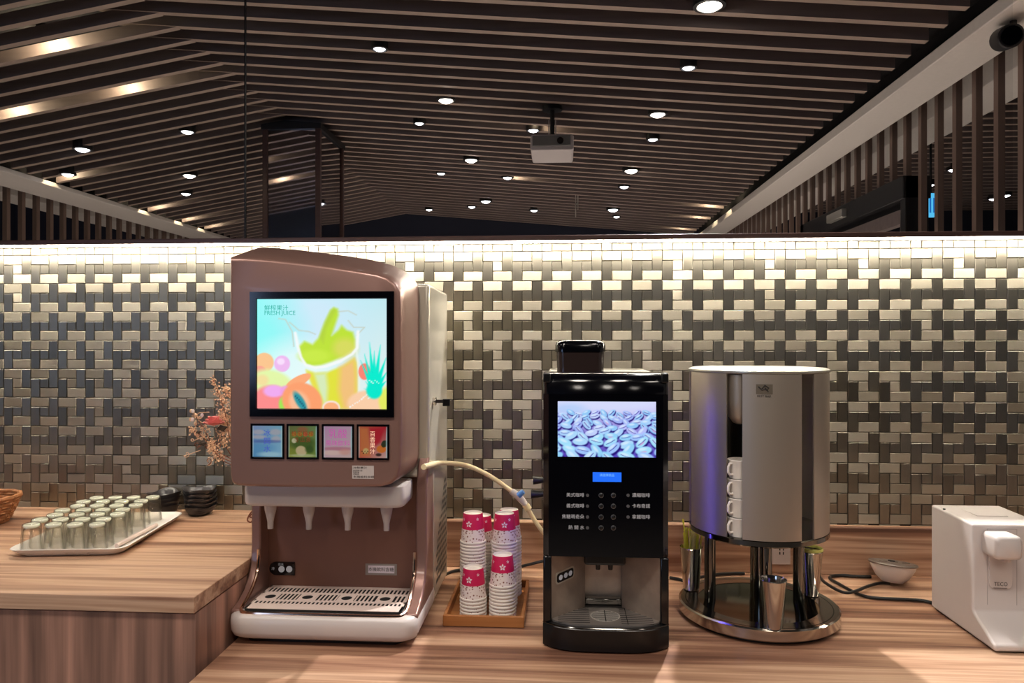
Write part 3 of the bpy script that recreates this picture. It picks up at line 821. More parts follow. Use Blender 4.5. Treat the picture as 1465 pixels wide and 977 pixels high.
P.poly(U((700, 590), (806, 530), (822, 640), (822, 895), (720, 895), (690, 760)), (244, 190, 130), .9, .03)
P.poly(U((510, 640), (600, 632), (612, 740), (606, 840), (584, 860), (545, 760)), (214, 236, 200), .9, .02)
P.poly(U((455, 625), (500, 640), (580, 895), (560, 895)), (232, 222, 70), .9, .012)
P.line(U((372, 340), (388, 430), (415, 520), (450, 575), (520, 595), (600, 585), (700, 548), (790, 495), (826, 450), (832, 330)), .022, (246, 250, 250), .95, .012)
P.line(U((822, 470), (840, 640), (838, 800)), .014, (238, 248, 240), .8, .012)
P.ell(.055, .58, .075, .09, (250, 196, 138), 1, .5); P.ell(.02, .66, .05, .05, (250, 160, 140), .9)
P.ell(.195, .59, .062, .075, (238, 186, 238), 1); P.ell(.185, .57, .03, .03, (250, 225, 252), .9, soft=.5)
P.ell(.12, .78, .17, .13, (226, 246, 166), 1, .3, soft=.3); P.ell(.04, .74, .05, .05, (250, 214, 150), .7, soft=.6)
P.ell(.32, .75, .11, .045, (252, 170, 118), 1, -.5)
P.ell(.11, .93, .15, .14, (252, 140, 138), 1, soft=.25); P.ell(.13, .84, .08, .055, (240, 170, 238), 1, soft=.4); P.ell(.22, .84, .04, .05, (238, 160, 226), .9, soft=.4)
P.ell(.215, .96, .045, .075, (160, 232, 80), 1, soft=.4)
P.ell(.35, .93, .16, .165, (252, 160, 108), 1, .5); P.ell(.33, .95, .075, .115, (250, 190, 150), .9, -.45, soft=.4)
P.ell(.335, .935, .032, .10, (44, 150, 160), 1, -.55, soft=.5)
for k in range(7): P.ell(.30 + k * .012, .885 + k * .017, .008, .010, (20, 96, 120), .9)
P.ell(.575, .985, .068, .062, (248, 226, 210), 1); P.ell(.575, .99, .056, .05, (252, 176, 124), 1)
P.ell(.83, .66, .045, .075, (252, 132, 116), 1)
P.ell(.86, .95, .16, .12, (250, 206, 168), 1, soft=.2); P.ell(1.0, .92, .06, .12, (226, 238, 90), .9, soft=.4)
for k in range(16): P.ell(.72 + .02 * k * (1 - k / 40), .98 - .014 * k * (1 if k < 9 else .6), .006, .008, (246, 250, 250), .8)
for tip in ((915, 408), (995, 428), (1036, 520), (878, 492), (850, 540), (866, 575), (1040, 625), (884, 690), (1036, 690), (950, 470), (1010, 590), (876, 745)):
    P.poly(U(tip, (975, 790), (925, 760)), (0, 236, 206), 1, .005)
P.ell(.905, .83, .06, .075, (0, 232, 204), 1, soft=.3)
for k in range(6): P.ell(.87 + .014 * k, .74 + .012 * (k % 3), .006, .007, (214, 252, 244), .9)
scr_m = picture_mat('lit_screen_picture', 1.0)
YS = YP - .0012
scp = P.build('screen_picture', sx0 - .001, sx1 + .001, sz0 - .001, sz1 + .001, YS, scr_m, bz)
q = at(378, 443, YS)
text('鮮榨果汁', .0135, (q.x, YS - .0004, q.z - .001), M['teal_ink'], bz, sx=1.0, valign='BOTTOM_BASELINE')
text('FRESH JUICE', .0128, (q.x, YS - .0004, q.z - .0115), M['teal_ink'], bz, sx=1.0, valign='BOTTOM_BASELINE')
# four product cards
card_m = picture_mat('backlit_card_print', 0.48)
CARDS = [(358, 406), (409.5, 455.5), (460, 506), (510, 556.5)]
for ci, (xa, xb) in enumerate(CARDS):
    a, b = at(xa, 606 + ci * .4, YD), at(xb, 657 + ci * .5, YD)
    fr = (a.x, b.x, b.z, a.z); i_ = (a.x + .0045, b.x - .0055, b.z + .0050, a.z - .0055)
    ob = bezel('card_frame', fr, i_, YD + .0015, YP + .0005, M['black_gloss'], jd)
    C = Paint(46, 52)
    rr = random.Random(ci + 3)
    if ci == 0:
        C.bg(((150, 170, 215), (140, 200, 225), (90, 160, 215), (150, 205, 240)))
        for x, y, w, h in ((.2, .2, .2, .08), (.78, .2, .2, .1), (.2, .36, .25, .06), (.8, .42, .16, .1)): C.ell(x, y, w, h, (206, 200, 208), .8, soft=.6)
        C.ell(.5, .50, .6, .05, (74, 90, 170), .5, soft=.8); C.ell(.3, .7, .4, .12, (100, 170, 220), .6, soft=.8); C.ell(.6, .92, .4, .08, (190, 235, 250), .8, soft=.8)
    elif ci == 1:
        C.bg(((112, 116, 60), (120, 150, 90), (150, 160, 50), (120, 150, 60)))
        C.ell(.5, .55, .45, .2, (70, 96, 30), .8, soft=.6); C.ell(.45, .80, .2, .16, (222, 200, 150), 1, .5, soft=.2); C.ell(.2, .47, .09, .08, (220, 214, 170), 1, soft=.3)
        C.ell(.75, .75, .15, .12, (60, 90, 30), .8, soft=.6); C.ell(.5, .95, .5, .05, (214, 220, 170), .7, soft=.6); C.ell(.5, .1, .18, .08, (180, 96, 60), .7, soft=.7)
        for x in (.2, .4, .6, .8): C.ell(x, .26, .085, .075, (206, 150, 40) if x != .6 else (226, 110, 60), .9, soft=.3)
    elif ci == 2:
        C.bg(((206, 160, 196), (214, 176, 200), (226, 190, 200), (226, 196, 190)))
        C.ell(.5, .72, .6, .06, (196, 110, 130), .6, soft=.7); C.ell(.3, .85, .35, .08, (246, 210, 200), .9, soft=.6); C.ell(.75, .82, .2, .1, (240, 170, 150), .6, soft=.7)
    else:
        C.bg(((206, 110, 70), (190, 40, 50), (214, 96, 76), (224, 190, 180)))
        C.poly([(.05, .05), (.32, .05), (.42, .95), (.05, .95)], (224, 130, 70), .8, .05); C.poly([(.4, .05), (.9, .05), (.75, .5), (.45, .7)], (200, 24, 44), .8, .05)
        C.ell(.8, .72, .17, .12, (236, 130, 50), 1); C.ell(.9, .55, .1, .12, (40, 56, 30), .9, .4); C.ell(.7, .9, .1, .05, (40, 26, 20), .8, soft=.5)
        C.ell(.25, .78, .1, .09, (230, 190, 120), 1, soft=.3)
        for k in range(5): C.ell(.12 + k * .05, .80 + .05 * (k % 2), .02, .02, (30, 20, 24), .9)
    C.ell(0.0, .5, .035, .6, (220, 245, 250), .6, soft=.5); C.ell(1.0, .5, .04, .6, (200, 240, 245), .8, soft=.5)
    C.build('card_picture', i_[0] - .0005, i_[1] + .0005, i_[2] - .0005, i_[3] + .0005, YS, card_m, ob)
    mx, w = (i_[0] + i_[1]) / 2, i_[1] - i_[0]; zt = i_[3]; hgt = i_[3] - i_[2]
    ink = mat('card_ink_%d' % ci, S(*((60, 70, 170), (110, 40, 16), (170, 70, 150), (240, 200, 170))[ci]), 0.5, emit=S(*((60, 70, 170), (110, 40, 16), (170, 70, 150), (240, 200, 170))[ci]), es=0.5)
    if ci in (0, 3):
        for j, ch in enumerate('冰開水' if ci == 0 else '百香果汁'):
            st = (.26, .19)[ci == 3]
            text(ch, .0165 if ci == 0 else .0125, (mx - .0005, YS - .0004, zt - hgt * (.24 + st * j)), ink, ob, align='CENTER', valign='CENTER')
    else:
        a1, a2 = (('蜂蜜檸檬', '冬瓜茶'), ('乳酸', '風味飲料'))[ci - 1]
        s1, s2 = ((.0125, .0125), (.021, .0135))[ci - 1]
        text(a1, s1, (mx, YS - .0004, zt - hgt * .25), ink, ob, align='CENTER', valign='CENTER')
        text(a2, s2, (mx, YS - .0004, zt - hgt * (.45 if ci == 1 else .55)), ink, ob, align='CENTER', valign='CENTER')
# small sticker under the last card (its code square is left out)
a, b = at(504, 666, YP), at(535, 685, YP)
st = MB().box(a.x, b.x, YP - .0008, YP + .0005, b.z, a.z).build('sticker', mat('sticker_silver', S(190, 178, 172), 0.4), jd)
for k, (w, hh) in enumerate(((.92, .12), (.62, .06), (.55, .06), (.60, .06), (.9, .13))):
    z = a.z - (a.z - b.z) * (.16, .38, .52, .66, .86)[k]
    text(('冷飲果汁', '請洽服務人員', '清潔消毒', '定期清潔', '本機飲料含糖')[k], .0052 if k in (0, 4) else .0038, (a.x + .002, YP - .0012, z), M['print_dark'], st, valign='CENTER', sx=1.5 if k in (0, 4) else .9)
# control plate and label on the back panel
a, b = at(386, 803, 1.757), at(422, 822.5, 1.757)
zc_, rr_ = (a.z + b.z) / 2, (a.z - b.z) / 2
poly = [(b.x, b.z), (b.x, a.z)] + [(a.x + rr_ - rr_ * math.sin(math.pi * k / 10), zc_ + rr_ * math.cos(math.pi * k / 10)) for k in range(11)]
cp = MB().prism(poly, 'y', 1.7535, 1.7572).build('control_plate', M['black_gloss'], jd)
for k, px in enumerate((403, 414)):
    p = at(px, 814, 1.7535); MB().tube([(p.x, 1.7538, p.z), (p.x, 1.7515, p.z)], .0075, 16).build('control_button', M['print_grey'], cp)
text('冷', .008, (a.x + .006, 1.753, zc_ - .003), M['print_grey'], cp)
text('出水', .007, (a.x + .022, 1.753, a.z - .008), M['print_grey'], cp)
a, b = at(523, 806, 1.757), at(568, 823, 1.757)
lb = MB().box(a.x, b.x, 1.7555, 1.7575, b.z, a.z).build('label_plate', mat('label_grey', S(150, 138, 130), 0.4), jd)
MB().box(a.x + .007, b.x - .006, 1.7550, 1.756, b.z + .005, a.z - .004).build('label_paper', M['print_white'], lb)
text('本機飲料含糖', .0105, ((a.x + b.x) / 2, 1.7546, (a.z + b.z) / 2), M['print_dark'], lb, align='CENTER', valign='CENTER')
wk = [at(362, 730, 1.75), at(357, 736, 1.745), at(354, 744, 1.742), at(359, 747, 1.742), at(362, 741, 1.745), at(357, 739, 1.74), at(361, 735, 1.745)]
MB().tube(spline(wk, 4), .0018, 6).build('wire_clip', M['twig'], jd)

# ------------------------------------------------------------------ water hose
hpx = [(604, 668, 1.93), (618, 664, 1.96), (640, 661.5, 2.0), (664, 665, 2.03), (690, 675, 2.06), (712, 688, 2.07), (731, 702, 2.075), (742, 710, 2.08), (752, 722, 2.08), (760, 736, 2.08), (768, 749, 2.08), (777, 761, 2.08), (789, 772, 2.08)]
def on_side(px, py, X):
    a, b, v = look_dir(px, py); t = X / a
    return Vector((X, b * t, EYE + v * t))


hp_ = [on_side(px, py, -.3035) for px, py in ((606, 668), (618, 664.5), (632, 662))] + [at(*p) for p in hpx[3:]]
ho = thing('water_hose', 'cream plastic water hose arching from the juice machine to the coffee machine', 'hose', tuple(hp_[6]))
MB().tube(spline(hp_, 5), .0062, 10).build('tube', M['hose'], ho)
MB().tube([hp_[6], hp_[7], hp_[8]], [.0085, .011, .0085], 12).build('connector', M['white_plastic'], ho)
MB().tube([hp_[8], hp_[8].lerp(hp_[9], .5)], .0105, 12).build('connector_nut', M['hose'], ho)
d = (hp_[8] - hp_[6]).normalized()
MB().tube([hp_[7] + Vector((.000, -.008, .004)), hp_[7] + Vector((.014, -.010, .016))], [.009, .007], 12).build('blue_valve_lever', M['blue'], ho)

# ------------------------------------------------------------------ paper cups on their tray
tcx, tcy = -0.180, 1.845
pt = thing('wooden_tray', 'small amber wooden tray under the paper cups', 'tray', (tcx, tcy, Z_LOW))
wx0, wx1, wy0, wy1 = -.276, -.086, 1.712, 1.985
MB().box(wx0 + .006, wx1 - .006, wy0 + .006, wy1 - .006, Z_LOW + .001, Z_LOW + .007).build('tray_floor', M['tray_wood'], pt)
for x0, x1, y0, y1 in ((wx0, wx1, wy0, wy0 + .008), (wx0, wx1, wy1 - .008, wy1), (wx0, wx0 + .008, wy0 + .008, wy1 - .008), (wx1 - .008, wx1, wy0 + .008, wy1 - .008)):
    MB().box(x0, x1, y0, y1, Z_LOW + .0005, Z_LOW + .026).build('tray_side', M['tray_wood'], pt, bevel=0.0015)
CH = .074
cprof = [(.0315, .0), (.0325, .001), (.0333, .003), (.0325, .0052), (.0308, .0058), (.0285, .030), (.0280, .036), (.0242, CH - .001), (.0238, CH), (.0228, CH), (.0224, CH - .005), (0, CH - .005)]
cmat = [0, 0, 0, 0, 2, 2, 1, 1, 0, 0, 0, 0]
cup_me = MB().lathe(cprof, (0, 0, 0), 28, mats=cmat).mesh('paper_cup', [M['cup_white'], M['cup_pink'], M['cup_speck']], smooth=50)
stacks = [(-.2115, 1.772, 6, 'front left stack'), (-.1405, 1.772, 10, 'front right stack'), (-.2215, 1.850, 20, 'tall left stack'), (-.1420, 1.850, 20, 'tall right stack'),
          (-.2080, 1.928, 17, 'half-hidden back left stack'), (-.1360, 1.926, 19, 'back right stack, tallest')]


def flower(name, cup, r0, th, z0, size, m):
    f = MB()
    for k in range(5):
        a = 2 * math.pi * k / 5 + .3; pts = []
        for (u, w_) in ((.12, 0), (.55, .28), (1.0, 0), (.55, -.28)):
            dx, dz = size * (u * math.cos(a) - w_ * math.sin(a)), size * (u * math.sin(a) + w_ * math.cos(a))
            z = z0 + dz; rad = .0280 + (.0242 - .0280) * (z - .036) / (CH - .037) + .0004
            an = th + dx / rad
            pts.append((rad * math.cos(an), rad * math.sin(an), z))
        f.add(pts, [(0, 1, 2, 3)])
    return inst(name, f.mesh(name, m, smooth=0), tuple(Vector(OFF[cup.name])), cup)


for si, (x, y, n, where) in enumerate(stacks):
    for k in range(n):
        c = inst('paper_cup', cup_me, (x, y, Z_LOW + .0072 + .0081 * k), None, (0, 0, (0.4 * k + si)))
        if k == n - 1:
            tag(c, 'upturned paper cup with crimson band, topmost of the ' + where, 'cup', 'paper cups')
            c.rotation_euler = (0, 0, 0)
            flower('flower_print', c, 0, -1.75 + (.25 if si % 2 else -.1), .050, .0085, M['print_white'])
            flower('flower_print', c, 0, -1.0, .062, .0040, M['print_white'])
            flower('flower_print', c, 0, -2.5, .060, .0040, M['print_white'])
        else:
            tag(c, 'nested paper cup, number %d below the top one of the %s' % (n - 1 - k, where.split(',')[0]), 'cup', 'cups nested in the ' + where.split(',')[0])

# ------------------------------------------------------------------ coffee machine
cm = thing('coffee_machine', 'black coffee machine with a bean picture screen and clear bean hopper', 'coffee machine', (.097, 1.83, Z_LOW))
kx0, kx1, kzt = -.0396, .2318, 1.4445
YC = 1.615
MB().box(kx0 + .006, kx1 - .006, YC + .12, 2.06, Z_LOW + .012, kzt - .004).build('body', M['silver'], cm, bevel=0.006)
bx0, bx1, bz0, bz1 = at(789, 850, YC).x, at(945, 850, YC).x, .90, at(867, 797, YC).z
f = MB()                                                            # front housing around the dispensing bay
f.loft([[(x, y, z) for x, y in [(kx0, YC + .13), (kx0, YC + .012), (kx0 + .012, YC), (kx1 - .012, YC), (kx1, YC + .012), (kx1, YC + .13)]] for z in (bz1, 1.40)])
f.build('front_housing', M['black_gloss'], cm)
MB().loft([[(x, y, z) for x, y in [(kx0, YC + .13), (kx0, YC + .012 + d), (kx0 + .012, YC + d), (kx1 - .012, YC + d), (kx1, YC + .012 + d), (kx1, YC + .13)]] for z, d in ((1.4005, 0), (1.425, .004), (1.438, .012), (kzt, .024))]).build('top_lid', M['black_gloss'], cm, smooth=50)
for xa, xb in ((kx0, kx0 + .016), (kx1 - .016, kx1)):
    MB().box(xa, xb, YC + .001, YC + .02, 1.425, kzt + .002).build('lid_clip', M['black_plastic'], cm, bevel=0.003)
for xa, xb in ((kx0, bx0), (bx1, kx1)):
    MB().box(xa, xb, YC, YC + .13, bz0, bz1).build('bay_pillar', M['black_gloss'], cm, bevel=0.003)
# bay: two angled steel walls and a recessed centre
cxa, cxb = at(837, 830, 1.70).x, at(890, 830, 1.70).x
YB = 1.705
lw = MB().add([(bx0, YC + .012, bz0), (cxa, YB, bz0), (cxa, YB, bz1), (bx0, YC + .012, bz1), (bx0, YB + .02, bz0), (bx0, YB + .02, bz1), (cxa, YB + .02, bz0), (cxa, YB + .02, bz1)], [(0, 1, 2, 3), (0, 4, 6, 1), (3, 2, 7, 5), (0, 3, 5, 4), (1, 6, 7, 2), (4, 5, 7, 6)]).build('bay_wall', M['bay_steel'], cm, smooth=0)
MB().add([(cxb, YB, bz0), (bx1, YC + .012, bz0), (bx1, YC + .012, bz1), (cxb, YB, bz1), (cxb, YB + .02, bz0), (cxb, YB + .02, bz1), (bx1, YB + .02, bz0), (bx1, YB + .02, bz1)], [(0, 1, 2, 3), (0, 4, 6, 1), (3, 2, 7, 5), (0, 3, 5, 4), (1, 6, 7, 2), (4, 5, 7, 6)]).build('bay_wall', M['bay_steel'], cm, smooth=0)
MB().box(cxa, cxb, YB + .022, YB + .03, bz0, bz1).build('bay_centre', M['bay_steel'], cm)
MB().box(cxa, cxb, YB + .004, YB + .022, bz0 + .010, bz0 + .024).build('centre_ledge', M['steel_dark'], cm, bevel=0.002)
MB().box(cxa - .004, cxb + .004, YC + .03, YB + .02, bz1 - .028, bz1 + .001).build('spout_block', M['black_plastic'], cm, bevel=0.006)
for dx in (-.014, .014): MB().lathe([(0, .02), (.006, .02), (.005, 0), (0, 0)], ((cxa + cxb) / 2 + dx, YC + .06, bz1 - .045), 12).build('spout', M['black_plastic'], cm)
# oval badge with three symbols on the left bay wall
n_ = Vector((YB - YC - .012, -(cxa - bx0), 0)).normalized()
wdir = Vector((cxa - bx0, YB - YC - .012, 0)).normalized()
pc = Vector((bx0, YC + .012, 0)) + wdir * .042 * 1.0; pc.z = 1.515 - (823 - 488.5) / F * 1.66 * .995


def on_wall(u, z, d): return pc + wdir * u + Vector((0, 0, z + u * .10)) + n_ * d


def pill(hw, hh, d, mi=None): return [on_wall(x, z, d) for x, z in rrect(-hw, hw, -hh, hh, hh * .6, 4)]


bd = MB().loft([pill(.030, .0135, -.0005), pill(.030, .0135, .0012)]).build('badge', M['silver'], cm)
MB().loft([pill(.0265, .0100, .0010), pill(.0265, .0100, .0018)]).build('badge_face', M['black_gloss'], bd)
for u in (-.015, .001, .016): MB().loft([[on_wall(u + .0058 * math.cos(a), .0058 * math.sin(a), dd) for a in [k * math.pi / 6 for k in range(12)]] for dd in (.0015, .0024)]).build('badge_symbol', M['print_grey'], bd)
# bulging base with drip tray
arc = [(kx0 - .0005, YC + .13)] + [(kx0 - .0005 + (kx1 - kx0 + .001) * t, YC + .004 - .036 * (1 - (2 * t - 1) ** 4)) for t in [k / 18 for k in range(19)]] + [(kx1 + .0005, YC + .13)]
arc[1] = (kx0 - .0005, YC + .004)


def arcs(z, d): return [(x * (1 - d * .6) + .096 * d * .6, y + (d * .25 if y < YC + .1 else 0), z) for x, y in arc]


MB().loft([arcs(Z_LOW + .001, .02), arcs(Z_LOW + .004, 0), arcs(.899, 0), arcs(.9025, .012)]).build('base', M['black_plastic'], cm, smooth=40)
MB().tube([(x, y, .9025) for x, y, z in arcs(.9, .006)[1:-1]], .0016, 6).build('base_rim', M['steel_dark'], cm)
dt = MB().loft([[(bx0 + .002, YB + .02, z), (bx0 + .002, YC + .006, z)] + [(bx0 + .002 + (bx1 - bx0 - .004) * t, YC + .006 - .026 * (1 - (2 * t - 1) ** 4), z) for t in [k / 12 for k in range(1, 12)]] + [(bx1 - .002, YC + .006, z), (bx1 - .002, YB + .02, z)] for z in (.9028, .9065)]).build('drip_tray', mat('grey_drip_tray', S(176, 168, 162), 0.36, 0.8), cm)
sl_ = MB()
for k in range(9):
    y0 = YC - .008 + k * .0115
    for xa, xb in ((bx0 + .014, .062), (.130, bx1 - .014)):
        if abs(k - 3) > 3 and False: continue
        sl_.box(xa, xb, y0, y0 + .0016, .9062, .9070)
so = sl_.build('tray_slots', M['hole'], dt, smooth=0); so['kind'] = 'stuff'
gx, gy = at(866, 883, 1.64).x, 1.648
MB().lathe([(0, .0), (.032, .0), (.033, .0005), (.033, .0012), (0, .0012)], (gx, gy, .9065), 28).build('round_grille', mat('bright_grille', S(206, 200, 192), 0.35, 0.6), dt)
gs_ = MB()
for k in range(-4, 5):
    hw = math.sqrt(max(0, .030 ** 2 - (k * .0066) ** 2)); gs_.box(gx - hw, gx + hw, gy + k * .0066 - .0008, gy + k * .0066 + .0008, .9076, .9081)
gs_.box(gx - .001, gx + .001, gy - .032, gy + .032, .9076, .9082)
go = gs_.build('grille_slots', M['hole'], dt, smooth=0); go['kind'] = 'stuff'
MB().box(gx + .046, gx + .0475, YC - .012, YB, .9064, .9071).build('tray_seam', M['hole'], dt)
# screen with the bean picture
YV = YC - .001
a, b = at(798, 574, YV), at(938.5, 654.5, YV)
sb = MB().box(a.x - .006, b.x + .006, YV - .0004, YC + .001, b.z - .006, a.z + .006).build('screen_frame', M['black_gloss'], cm)
B = Paint(150, 88)
B.bg(((206, 214, 250), (214, 206, 246), (84, 60, 180), (84, 70, 190)))
B.ell(.5, .0, .8, .25, (214, 220, 252), .9, soft=1.0); B.ell(.12, .14, .16, .1, (176, 206, 250), .7, soft=.9)
rb = random.Random(11); rowy = .22
while rowy < 1.06:
    s = .040 + .058 * (rowy - .1); x = rb.uniform(-.05, .0)
    while x < 1.05:
        yy = rowy + rb.uniform(-.03, .03); rot = rb.uniform(-.9, .9)
        B.ell(x + .006, yy + s * .35, s * 1.02, s * 1.0, (34, 18, 116), .95, rot, .22)
        colr = rb.choice([(150, 206, 252), (172, 214, 255), (186, 196, 255), (164, 186, 250), (196, 214, 255)] if rowy < .6 else [(150, 214, 252), (166, 228, 255), (176, 222, 255), (160, 200, 255)])
        B.ell(x, yy, s, s * .86, colr, .97, rot, .22)
        B.ell(x - s * .15, yy - s * .3, s * .5, s * .3, (222, 240, 255), .7, rot, .7)
        if rb.random() < .55:
            dx, dy = math.cos(rot) * s * .62, math.sin(rot) * s * .62 * 150 / 88
            B.line([(x - dx, yy - dy), (x, yy + s * .12), (x + dx, yy + dy)], .010, (66, 50, 150), .8)
        if rb.random() < .1: B.ell(x, yy + s * .3, s * .4, s * .2, (226, 150, 200), .6, rot, .6)
        x += s * rb.uniform(1.75, 2.5) * 88 / 150 * 1.5
    rowy += s * 1.5
B.build('screen_picture', a.x, b.x, b.z, a.z, YV - .0012, picture_mat('bean_screen', 1.0), sb)
a, b = at(848, 675.5, YV), at(889, 689.5, YV)
lc = MB().box(a.x, b.x, YV - .0006, YC + .001, b.z, a.z).build('status_display', M['lcd'], cm)
text('請選擇飲品', .0065, ((a.x + b.x) / 2, YV - .001, a.z - .003), M['lcd_text'], lc, align='CENTER', valign='TOP')
py_ = (708.5, 724, 739.5, 755)
LT = ('美式咖啡', '義式咖啡', '焦糖瑪奇朵', '熱 開 水'); RT = ('濃縮咖啡', '卡布奇諾', '拿鐵咖啡')
for k, py in enumerate(py_):
    for px in (860, 877.5):
        p = at(px, py, YC)
        bt = MB().lathe([(0, .0016), (.0042, .0014), (.0052, 0)], (0, 0, 0), 18); bt.v = [(p.x + x, YC - z, p.z + y) for x, y, z in bt.v]
        bt.build('button', M['black_plastic'], cm, smooth=60)
        rg = MB().lathe([(.0052, 0), (.0054, .0010), (.0046, .0012)], (0, 0, 0), 18); rg.v = [(p.x + x, YC - z - .0002, p.z + y) for x, y, z in rg.v]
        rg.build('button_ring', mat('ring_grey', S(120, 120, 124), 0.3, 0.6) if k == 0 and px == 860 else bpy.data.materials['ring_grey'], cm)
    p = at(840.5, py, YC)
    MB().tube([(p.x, YC + .0005, p.z), (p.x, YC - .0008, p.z)], .0036, 12).build('indicator', bpy.data.materials['ring_grey'], cm)
    p = at(836, py, YC)
    text(LT[k], .0098, (p.x, YC - .0006, p.z), M['print_grey'], cm, align='RIGHT', valign='CENTER')
    if k < 3:
        p = at(898.5, py, YC)
        MB().tube([(p.x, YC + .0005, p.z), (p.x, YC - .0008, p.z)], .0036, 12).build('indicator', bpy.data.materials['ring_grey'], cm)
        p = at(904, py, YC)
        text(RT[k], .0098, (p.x, YC - .0006, p.z), M['print_grey'], cm, align='LEFT', valign='CENTER')
# bean hopper
h0, h1 = at(795, 500, 1.75), at(866, 500, 1.75)
hz0, hz1 = kzt - .003, at(830, 486.5, 1.75).z
smoke = mat('smoky_hopper', S(46, 36, 34), 0.12, spec=0.6)
MB().loft([[(x, y, z) for x, y in rrect(h0.x + .003 - d, h1.x - .003 + d, 1.745 - d, 1.86 + d, .02, 5)] for z, d in ((hz0, 0), (hz1 - .028, .001))]).build('bean_hopper', smoke, cm)
MB().loft([[(x, y, z) for x, y in rrect(h0.x - .001 + d, h1.x + .001 - d, 1.742 + d, 1.865 - d, .022, 5)] for z, d in ((hz1 - .0275, 0), (hz1 - .012, 0), (hz1 - .005, .003), (hz1 - .001, .010), (hz1, .02))]).build('hopper_lid', M['black_gloss'], cm, smooth=60)
for px in (809, 853): p = at(px, 493, 1.742); MB().tube([(p.x, 1.743, p.z), (p.x, 1.739, p.z)], .002, 8).build('lid_stud', M['steel'], cm)
# inlet fittings and blue side lights
for px, py, r in ((766, 686, .012), (763, 706, .0125)):
    p = at(px, py, 1.98); MB().tube([(kx0 + .006, 1.98, p.z), (p.x - .006, 1.98, p.z - .002)], [.006, r], 12).build('inlet_knob', M['black_plastic'], cm)
for x, sgn in ((kx0 + .0055, -1), (kx1 - .0055, 1)):
    MB().box(min(x, x + .003 * sgn), max(x, x + .003 * sgn), 1.748, 1.752, 1.0, 1.38).build('side_light', M['blue_led'], cm)

# ------------------------------------------------------------------ rotating cup dispenser
dx_, dy_, R = .475, 1.83, .161
cd = thing('cup_dispenser', 'round brushed steel cup dispenser drum on chrome legs over a steel plate', 'dispenser', (dx_, dy_, Z_LOW))
MB().lathe([(0, .001), (.172, .001), (.172, .010), (.178, .010)], (dx_, dy_, Z_LOW), 64).build('plate_foot', M['black_plastic'], cd)
MB().lathe([(.140, .0345), (.174, .0345), (.182, .036), (.186, .033), (.186, .012), (.183, .009), (.14, .009)], (dx_, dy_, Z_LOW), 72).build('plate_rim', M['steel'], cd)
MB().lathe([(0, .0335), (.166, .0335), (.169, .0347), (.171, .0347)], (dx_, dy_, Z_LOW), 64).build('plate_top', mat('dark_mirror_plate', S(120, 124, 112), 0.10, 1.0), cd)
zb0, zb1 = 1.066, 1.448
for lx, ly in ((-.1135, 0), (-.0085, -.105), (.098, 0), (.0172, .085)):
    MB().lathe([(0, 0), (.0135, 0), (.0135, zb0 - Z_LOW - .033), (0, zb0 - Z_LOW - .033)], (dx_ + lx, dy_ + ly, Z_LOW + .0335), 20).build('leg', M['steel_dark'], cd)
MB().lathe([(0, 0), (.017, 0), (.017, zb0 - Z_LOW - .033), (0, zb0 - Z_LOW - .033)], (dx_ + .0145, dy_ + .03, Z_LOW + .0335), 24).build('centre_post', M['steel_dark'], cd)
MB().lathe([(0, -.012), (R - .012, -.012), (R + .001, -.006), (R + .001, .004), (R - .004, .006), (0, .006)], (dx_, dy_, zb0), 72).build('bottom_ring', M['steel_dark'], cd)
MB().lathe([(0, -.006), (R - .002, -.006), (R + .0015, -.003), (R + .0015, .001), (R - .006, .004), (0, .005)], (dx_, dy_, zb1), 72).build('top_cover', M['silver'], cd)
MB().lathe([(.085, 0), (.085, zb1 - zb0)], (dx_, dy_, zb0), 40).build('core', mat('dark_core', S(58, 56, 54), 0.3, 0.8), cd)
phi0 = math.atan2(-dy_, -dx_)                                       # direction from the drum to the eye
for k in range(6):
    c0 = phi0 + math.radians(12 + 60 * k)
    rg = []
    for rad, flip in ((R, 1), (R - .004, -1)):
        pts = [(dx_ + rad * math.cos(c0 + math.radians(t)), dy_ + rad * math.sin(c0 + math.radians(t))) for t in np.linspace(-23.5, 23.5, 17)]
        rg += pts if flip == 1 else pts[::-1]
    MB().loft([[(x, y, z) for x, y in rg] for z in (zb0 + .006, zb1 - .006)]).build('steel_panel', M['steel_sat'], cd)
ag = phi0 + math.radians(-18)                                       # the slot with cups
gp = Vector((dx_ + .128 * math.cos(ag), dy_ + .128 * math.sin(ag), 0))
fl = []
for z, w in ((zb1 - .008, .027), (zb1 - .07, .027), (zb1 - .105, .024), (zb1 - .118, .014), (zb1 - .122, .004)):
    fl.append([(gp.x + w * math.cos(t), gp.y + w * math.sin(t), z) for t in [2 * math.pi * j / 20 for j in range(20)]])
MB().loft(list(reversed(fl))).build('cup_follower', M['steel_sat'], cd, smooth=60)
p = at(1101, 548, dy_ - R)
ca = math.atan2(p.y - dy_, p.x - dx_); ca = phi0 + math.radians(5)


def on_drum(u, z, d=.0006):
    an = ca + u / R
    return (dx_ + (R + d) * math.cos(an), dy_ + (R + d) * math.sin(an), z)


